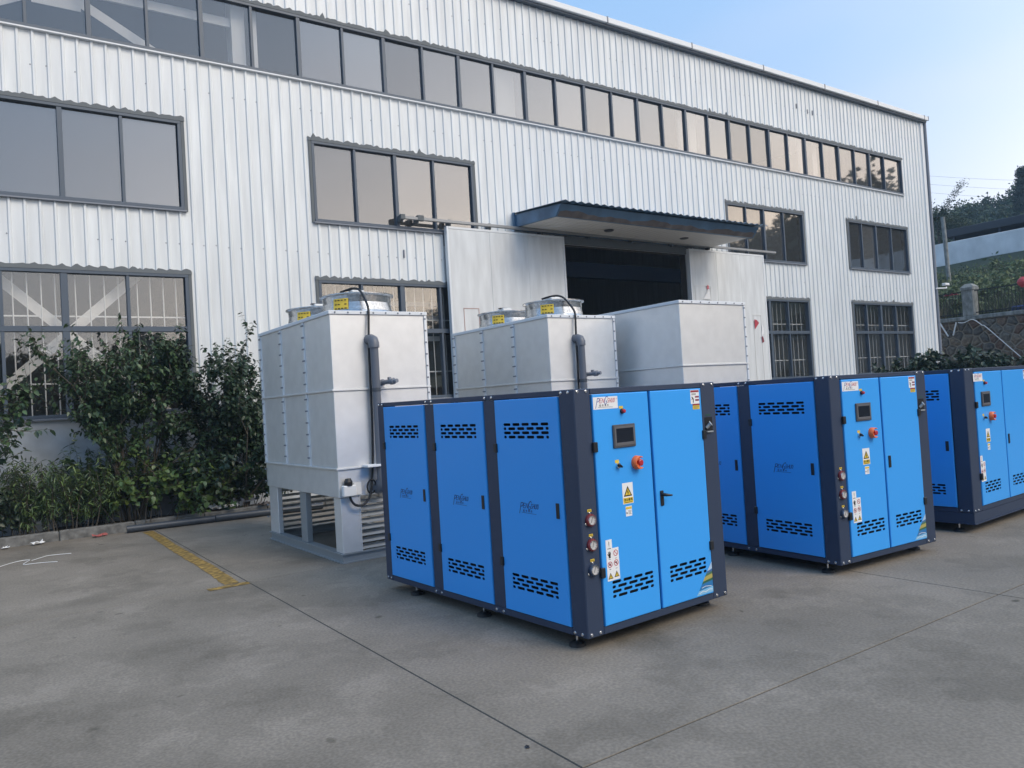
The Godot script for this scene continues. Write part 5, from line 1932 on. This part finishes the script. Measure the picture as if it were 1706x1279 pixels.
func leaf_mesh(wide: float) -> ArrayMesh:
	if leaf_meshes.has(wide):
		return leaf_meshes[wide]
	var st := begin()
	st.set_smooth_group(1)
	var a := Vector3(0, 0, 0)
	var c := Vector3(0, -0.02, 0.5)
	var tip := Vector3(0, -0.12, 1.0)
	for s in [-1.0, 1.0]:
		var m1 := Vector3(s * wide, 0.06, 0.3)
		var m2 := Vector3(s * wide * 0.8, 0.02, 0.66)
		face(st, [a, m1, c], Vector3.UP)
		face(st, [m1, m2, c], Vector3.UP)
		face(st, [m2, tip, c], Vector3.UP)
	leaf_meshes[wide] = done(st)
	return leaf_meshes[wide]


func grow(r: RandomNumberGenerator, p: Vector3, d: Vector3, length: float, rad: float, level: int, o: Dictionary, out: Dictionary) -> void:
	var pts := [p]
	var rads := [rad]
	var segs := 4
	for i in segs:
		d = (d + Vector3(r.randfn(0, 1), r.randfn(0, 1), r.randfn(0, 1)) * float(o.wob) + Vector3.UP * float(o.up)).normalized()
		p = p + d * length / segs
		if p.z < 0.08 and o.has("wall"):
			p.z = 0.08
			d.z = absf(d.z)
		pts.append(p)
		rads.append(rad * (1.0 - 0.6 * (i + 1) / segs))
	out.tubes.append([pts, rads])
	if level <= int(o.leaf_level):
		var n := int(o.leaves)
		for i in n:
			var t := (i + r.randf()) / n
			if level > 0 and t < 0.3:
				continue
			var q: Vector3 = pts[mini(int(t * segs), segs - 1)].lerp(pts[mini(int(t * segs), segs - 1) + 1], fposmod(t * segs, 1.0))
			var a := r.randf() * TAU
			var sd := (d.cross(Vector3.UP) * cos(a) + Vector3(d.x, 0, d.z) * 0.5 + d.cross(Vector3.UP).cross(d) * sin(a)).normalized()
			var z := (sd + Vector3.DOWN * float(o.droop) + Vector3(r.randfn(0, 0.3), r.randfn(0, 0.2), r.randfn(0, 0.3))).normalized()
			var xx := Vector3.UP.cross(z).normalized()
			var yy := z.cross(xx)
			var b := Basis(xx, yy, z).rotated(z, r.randfn(0, 0.5)).scaled(Vector3.ONE * float(o.size) * r.randf_range(0.6, 1.25))
			out.at.append(Transform3D(b, q))
			var c1: Color = o.c1
			var c2: Color = o.c2
			out.col.append(c1.lerp(c2, pow(r.randf(), 1.6)))
	if level == 0:
		return
	var kids := int(o.kids[level - 1])
	for i in kids:
		var t := r.randf_range(float(o.get("low", 0.3)), 1.0)
		var k := mini(int(t * segs), segs - 1)
		var q: Vector3 = pts[k].lerp(pts[k + 1], fposmod(t * segs, 1.0))
		var ax := d.cross(Vector3(r.randfn(0, 1), r.randfn(0, 1), r.randfn(0, 1))).normalized()
		grow(r, q, d.rotated(ax, float(o.spread) * r.randf_range(0.6, 1.2)), length * float(o.shrink) * r.randf_range(0.75, 1.15), rad * 0.5, level - 1, o, out)


func plant(called: String, label: String, cat: String, at: Vector3, sd: int, o: Dictionary, grp := "") -> Node3D:
	var r := RandomNumberGenerator.new()
	r.seed = sd
	var t := thing(called, label, cat, at, 0.0, grp)
	var out := {"tubes": [], "at": [], "col": []}
	for i in int(o.stems):
		var a := r.randf() * TAU
		var rr := float(o.base) * sqrt(r.randf())
		var p := Vector3(cos(a) * rr * float(o.get("wide", 1.0)), 0, sin(a) * rr)
		var lean: Vector3 = o.get("lean", Vector3.ZERO)
		var d := (Vector3.UP + Vector3(cos(a), 0, sin(a)) * float(o.open) * r.randf_range(0.3, 1.0) + lean).normalized()
		grow(r, p, d, float(o.height) * r.randf_range(float(o.get("vary", 0.75)), 1.05), float(o.rad), int(o.levels), o, out)
	var st := begin()
	for b in out.tubes:
		tube(st, b[0], b[1], 5, false)
	part("stem", done(st), M.bark, t)
	many("foliage", leaf_mesh(float(o.leaf_w)), M.leaf, out.at, out.col, t)
	return t


func build_planting() -> void:
	var dark := Color(0.026, 0.052, 0.025)
	var mid := Color(0.062, 0.115, 0.040)
	var lime := Color(0.11, 0.16, 0.035)
	plant("young_tree", "young leafy tree in front of the barred window, rising from the planting bed", "tree", Vector3(1.95, 0.03, 0.55), 11, {"low": 0.3, "vary": 0.55, "stems": 5, "base": 0.12, "open": 0.30, "height": 2.7, "rad": 0.03, "levels": 3, "kids": [6, 5, 5], "shrink": 0.55, "spread": 0.62, "wob": 0.12, "up": 0.07, "leaves": 13, "leaf_level": 1, "size": 0.082, "leaf_w": 0.25, "droop": 0.45, "c1": dark, "c2": mid, "wall": 1})
	plant("tall_shrub", "dark tall shrub against the white cladding, left of the first cooling tower", "shrub", Vector3(3.55, 0.03, 0.5), 12, {"low": 0.03, "stems": 9, "base": 0.36, "open": 0.26, "height": 1.75, "rad": 0.02, "levels": 3, "kids": [6, 5, 4], "shrink": 0.6, "spread": 0.7, "wob": 0.13, "up": 0.08, "leaves": 13, "leaf_level": 1, "size": 0.09, "leaf_w": 0.27, "droop": 0.3, "c1": dark, "c2": Color(0.03, 0.06, 0.03), "wall": 1})
	plant("low_bush", "broad-leaved low bush spilling over the kerb, with lime green leaves at its front", "bush", Vector3(2.2, 0.03, 0.78), 13, {"stems": 34, "base": 0.5, "wide": 1.5, "open": 0.7, "height": 1.08, "vary": 0.5, "rad": 0.008, "levels": 1, "kids": [6], "shrink": 0.5, "spread": 0.8, "wob": 0.16, "up": 0.0, "leaves": 13, "leaf_level": 1, "size": 0.095, "leaf_w": 0.38, "droop": 0.3, "c1": mid, "c2": lime})
	plant("low_bush", "dark low bush at the foot of the tall shrub beside the scraps", "bush", Vector3(3.3, 0.03, 0.6), 14, {"stems": 22, "base": 0.5, "wide": 1.5, "open": 0.6, "height": 0.7, "rad": 0.008, "levels": 1, "kids": [5], "shrink": 0.5, "spread": 0.8, "wob": 0.16, "up": 0.0, "leaves": 13, "leaf_level": 1, "size": 0.09, "leaf_w": 0.34, "droop": 0.3, "c1": dark, "c2": mid})
	plant("weeds", "feathery green weeds growing along the kerb below the barred window", "weeds", Vector3(1.05, 0.03, 0.72), 15, {"stems": 70, "base": 0.40, "wide": 1.7, "open": 0.35, "height": 1.02, "rad": 0.006, "levels": 1, "kids": [4], "shrink": 0.42, "spread": 0.7, "wob": 0.1, "up": 0.03, "leaves": 20, "leaf_level": 1, "size": 0.10, "leaf_w": 0.09, "droop": 0.45, "vary": 0.5, "c1": Color(0.04, 0.075, 0.035), "c2": Color(0.13, 0.20, 0.055)})
	plant("weeds", "dark weeds at the left edge in front of the plastered base wall", "weeds", Vector3(0.0, 0.03, 0.75), 16, {"stems": 40, "base": 0.42, "wide": 1.4, "open": 0.4, "height": 0.62, "rad": 0.006, "levels": 1, "kids": [4], "shrink": 0.5, "spread": 0.7, "wob": 0.12, "up": 0.03, "leaves": 12, "leaf_level": 1, "size": 0.075, "leaf_w": 0.3, "droop": 0.3, "c1": Color(0.018, 0.035, 0.02), "c2": Color(0.035, 0.06, 0.03)})
	plant("leaning_shrub", "shrub at the left edge with only its leafy side branches in view", "shrub", Vector3(-0.40, 0.03, 0.75), 17, {"stems": 5, "base": 0.15, "open": 0.3, "height": 1.9, "rad": 0.02, "levels": 2, "kids": [6, 5], "shrink": 0.5, "spread": 0.9, "wob": 0.1, "up": 0.05, "leaves": 12, "leaf_level": 1, "size": 0.10, "leaf_w": 0.27, "droop": 0.3, "c1": dark, "c2": mid, "lean": Vector3(0.12, 0, 0), "wall": 1})
	plant("evergreen_shrub", "dense dark shrub between the factory corner and the stone wall", "shrub", Vector3(23.15, 0, 2.9), 18, {"stems": 10, "base": 0.4, "open": 0.75, "low": 0.08, "height": 2.0, "rad": 0.03, "levels": 3, "kids": [5, 5, 5], "shrink": 0.5, "spread": 0.85, "wob": 0.12, "up": 0.05, "leaves": 9, "leaf_level": 1, "size": 0.17, "leaf_w": 0.24, "droop": 0.2, "c1": Color(0.015, 0.035, 0.02), "c2": Color(0.03, 0.06, 0.025)})
	plant("sapling", "small leafy sapling below the rightmost ground-floor window", "shrub", Vector3(22.4, 0, 1.6), 19, {"stems": 5, "base": 0.2, "open": 0.35, "height": 1.35, "rad": 0.018, "levels": 2, "kids": [5, 5], "shrink": 0.5, "spread": 0.7, "wob": 0.1, "up": 0.06, "leaves": 8, "leaf_level": 1, "size": 0.14, "leaf_w": 0.26, "droop": 0.25, "c1": dark, "c2": mid})


# ------------------------------------------------------------------ small things
func build_small_things() -> void:
	var p := part("drain_pipe", tube_mesh([Vector3(1.72, 0.056, 1.375), Vector3(2.93, 0.056, 1.455)], 0.053, 14), M.pvc_dark)
	tag(p, "dark plastic pipe on the ground along the kerb, left of the two", "pipe", "pipes along the kerb")
	p = part("drain_pipe", tube_mesh([Vector3(2.94, 0.06, 1.47), Vector3(4.6, 0.06, 1.60)], 0.056, 14), M.pvc_dark)
	tag(p, "dark plastic pipe on the ground along the kerb, running behind the first cooling tower", "pipe", "pipes along the kerb")
	# white cables on the concrete
	var w1 := [Vector3(0.10, 0.008, 3.0), Vector3(0.30, 0.008, 2.73), Vector3(0.45, 0.010, 2.72), Vector3(0.41, 0.012, 2.9), Vector3(0.38, 0.008, 3.04), Vector3(0.55, 0.008, 3.09), Vector3(0.71, 0.008, 3.19)]
	p = part("cable", tube_mesh(spline(w1, 4), 0.004, 6), M.white)
	tag(p, "white cable lying in a loop on the concrete at the left", "cable")
	var w2 := [Vector3(0.47, 0.008, 2.80), Vector3(0.58, 0.008, 2.66), Vector3(0.67, 0.008, 2.58), Vector3(0.90, 0.008, 2.66)]
	p = part("cable", tube_mesh(spline(w2, 4), 0.004, 6), M.white)
	tag(p, "short white cable end on the concrete just above the looped one", "cable")
	# litter
	litter("paper_scrap", "crumpled white and red paper scrap against the kerb at the left", Vector3(0.62, 0.02, 1.32), 0.09, M.paper, 3)
	litter("paper_scrap", "white paper scrap on the concrete at the left edge by the kerb", Vector3(0.24, 0.012, 1.30), 0.06, M.paper, 4)
	litter("red_rag", "faded red strip of rag lying in front of the kerb", Vector3(1.38, 0.012, 1.33), 0.10, mat(lin(0.35, 0.10, 0.09), 0.9), 5)
	litter("plastic_sheet", "crumpled white plastic sheet on the kerb below the dark shrubs", Vector3(3.05, 0.17, 1.05), 0.17, M.white, 6)
	litter("plastic_sheet", "second crumpled pale plastic piece, further right on the kerb", Vector3(3.28, 0.17, 1.1), 0.12, M.paper, 7)
	litter("sack", "grey plastic sack with a white knot lying under the tall shrub", Vector3(3.62, 0.2, 0.8), 0.2, M.pvc, 8)
	litter("cardboard", "brown cardboard piece at the kerb next to the cooling tower", Vector3(3.78, 0.16, 1.2), 0.13, M.rust, 9)
	litter("debris", "tiny dark scrap on the open concrete in front of the nearest chiller", Vector3(2.02, 0.004, 10.95), 0.016, M.rubber, 10)
	litter("debris", "tiny dark sliver lying near the slab joint in the foreground", Vector3(1.62, 0.004, 11.1), 0.018, M.rubber, 11)
	litter("debris", "tiny white scrap on the concrete at the lower left", Vector3(0.43, 0.006, 10.0), 0.014, M.paper, 12)
	# ladder-like white plastic poles and cable by the stone wall
	for q in [[[31.9, 3.2, -1.9], [31.9, 3.68, -1.7], "upright white plastic pole of the pair at the factory corner"], [[31.9, 3.68, -1.7], [31.9, 3.1, -1.4], "slanting pale pole leaning on the upright one at the factory corner"], [[31.88, 3.12, -1.2], [31.88, 3.62, -1.05], "white pole standing between the factory corner and the pillar"]]:
		var pp := part("white_pole", tube_mesh([Vector3(q[0][0], q[0][1], q[0][2]), Vector3(q[1][0], q[1][1], q[1][2])], 0.03, 8), M.white)
		tag(pp, q[2], "pole")
	p = part("white_cable", tube_mesh(spline([Vector3(31.86, 3.60, -0.97), Vector3(31.86, 3.57, -0.75), Vector3(31.86, 3.66, -0.42), Vector3(31.86, 3.40, -0.1), Vector3(31.86, 3.3, 0.05), Vector3(31.86, 2.3, 0.95), Vector3(31.86, 1.2, 1.95)], 4), 0.018, 6), M.white)
	tag(p, "white cable running down across the stone wall below the pillar", "cable")
	# security camera on the factory corner
	var cm := thing("security_camera", "small white security camera on an arm at the factory corner", "camera", Vector3(28.16, 4.66, 0.1))
	part("arm", tube_mesh([Vector3(0, 0, 0), Vector3(0.5, 0.02, 0.12)], 0.025, 8), M.white, cm)
	part("body", box_mesh(Vector3(0.36, 0.10, 0.02), Vector3(0.66, 0.20, 0.16), 0.02), M.white, cm)
	part("bracket", tube_mesh([Vector3(0.5, 0.02, 0.12), Vector3(0.5, 0.12, 0.10)], 0.02, 8), M.white, cm)
	part("lens", box_mesh(Vector3(0.40, 0.09, 0.03), Vector3(0.68, 0.13, 0.15), 0.01), M.black, cm)
	litter("red_cloth", "faded red cloth bundle hanging on the railing left of the pillar", Vector3(32.1, 4.72, -1.3), 0.24, mat(lin(0.32, 0.06, 0.08), 0.9), 20)
	var lt := part("lantern", lathe_mesh([Vector2(0, -0.2), Vector2(0.10, -0.19), Vector2(0.2, -0.1), Vector2(0.24, 0.0), Vector2(0.2, 0.1), Vector2(0.10, 0.19), Vector2(0, 0.2)], 12, Transform3D(Basis.IDENTITY, Vector3(32.1, 4.85, 1.36))), mat(lin(0.5, 0.06, 0.07), 0.7))
	tag(lt, "round red lantern on the railing at the right edge", "lantern")
	var tp := part("blue_tarp", box_mesh(Vector3(32.3, 3.83, 0.75), Vector3(33.2, 4.02, 3.2), 0.05), mat(lin(0.03, 0.06, 0.22), 0.6))
	tag(tp, "blue tarpaulin lying behind the railing at the right edge", "tarpaulin")


func litter(called: String, label: String, at: Vector3, s: float, m: Material, sd: int) -> void:
	var r := RandomNumberGenerator.new()
	r.seed = sd
	var st := begin()
	var n := 5
	var g := []
	for i in n + 1:
		var row := []
		for j in n + 1:
			row.append(Vector3((float(i) / n - 0.5) * 2.0 * s + r.randfn(0, 0.12) * s, maxf(0.0, r.randfn(0.1, 0.16)) * s * (0.35 if s < 0.03 else 1.0), (float(j) / n - 0.5) * 1.2 * s + r.randfn(0, 0.1) * s))
		g.append(row)
	for i in n:
		for j in n:
			if (i + j) % 9 == 8:
				continue
			face(st, [g[i][j], g[i + 1][j], g[i + 1][j + 1]], Vector3.UP)
			face(st, [g[i][j], g[i + 1][j + 1], g[i][j + 1]], Vector3.UP)
	var o := part(called, done(st), m)
	o.position = at
	o.rotation.y = r.randf() * TAU
	tag(o, label, called.replace("_", " "))


# ------------------------------------------------------------------ what the windows mirror
func build_behind() -> void:
	var r := RandomNumberGenerator.new()
	r.seed = 66
	var clump := leaf_clump(r, 18, 0.5, 0.26)
	var at := []
	var col := []
	for i in 60:
		var x := -55.0 + i * 2.1 + r.randf_range(-0.8, 0.8)
		var z := 52.0 + r.randf_range(-4, 6)
		var th := r.randf_range(4.5, 8.0)
		for k in 80:
			var p := Vector3(x + r.randfn(0, 1.1), th * (0.15 + 0.85 * r.randf()), z + r.randfn(0, 1.0))
			at.append(Transform3D(Basis(Vector3.UP, r.randf() * TAU).scaled(Vector3.ONE * r.randf_range(1.0, 2.0)), p))
			col.append(Color(0.025, 0.045, 0.025).lerp(Color(0.05, 0.07, 0.035), r.randf()))
	many("tree_belt", clump, M.leaf_far, at, col)
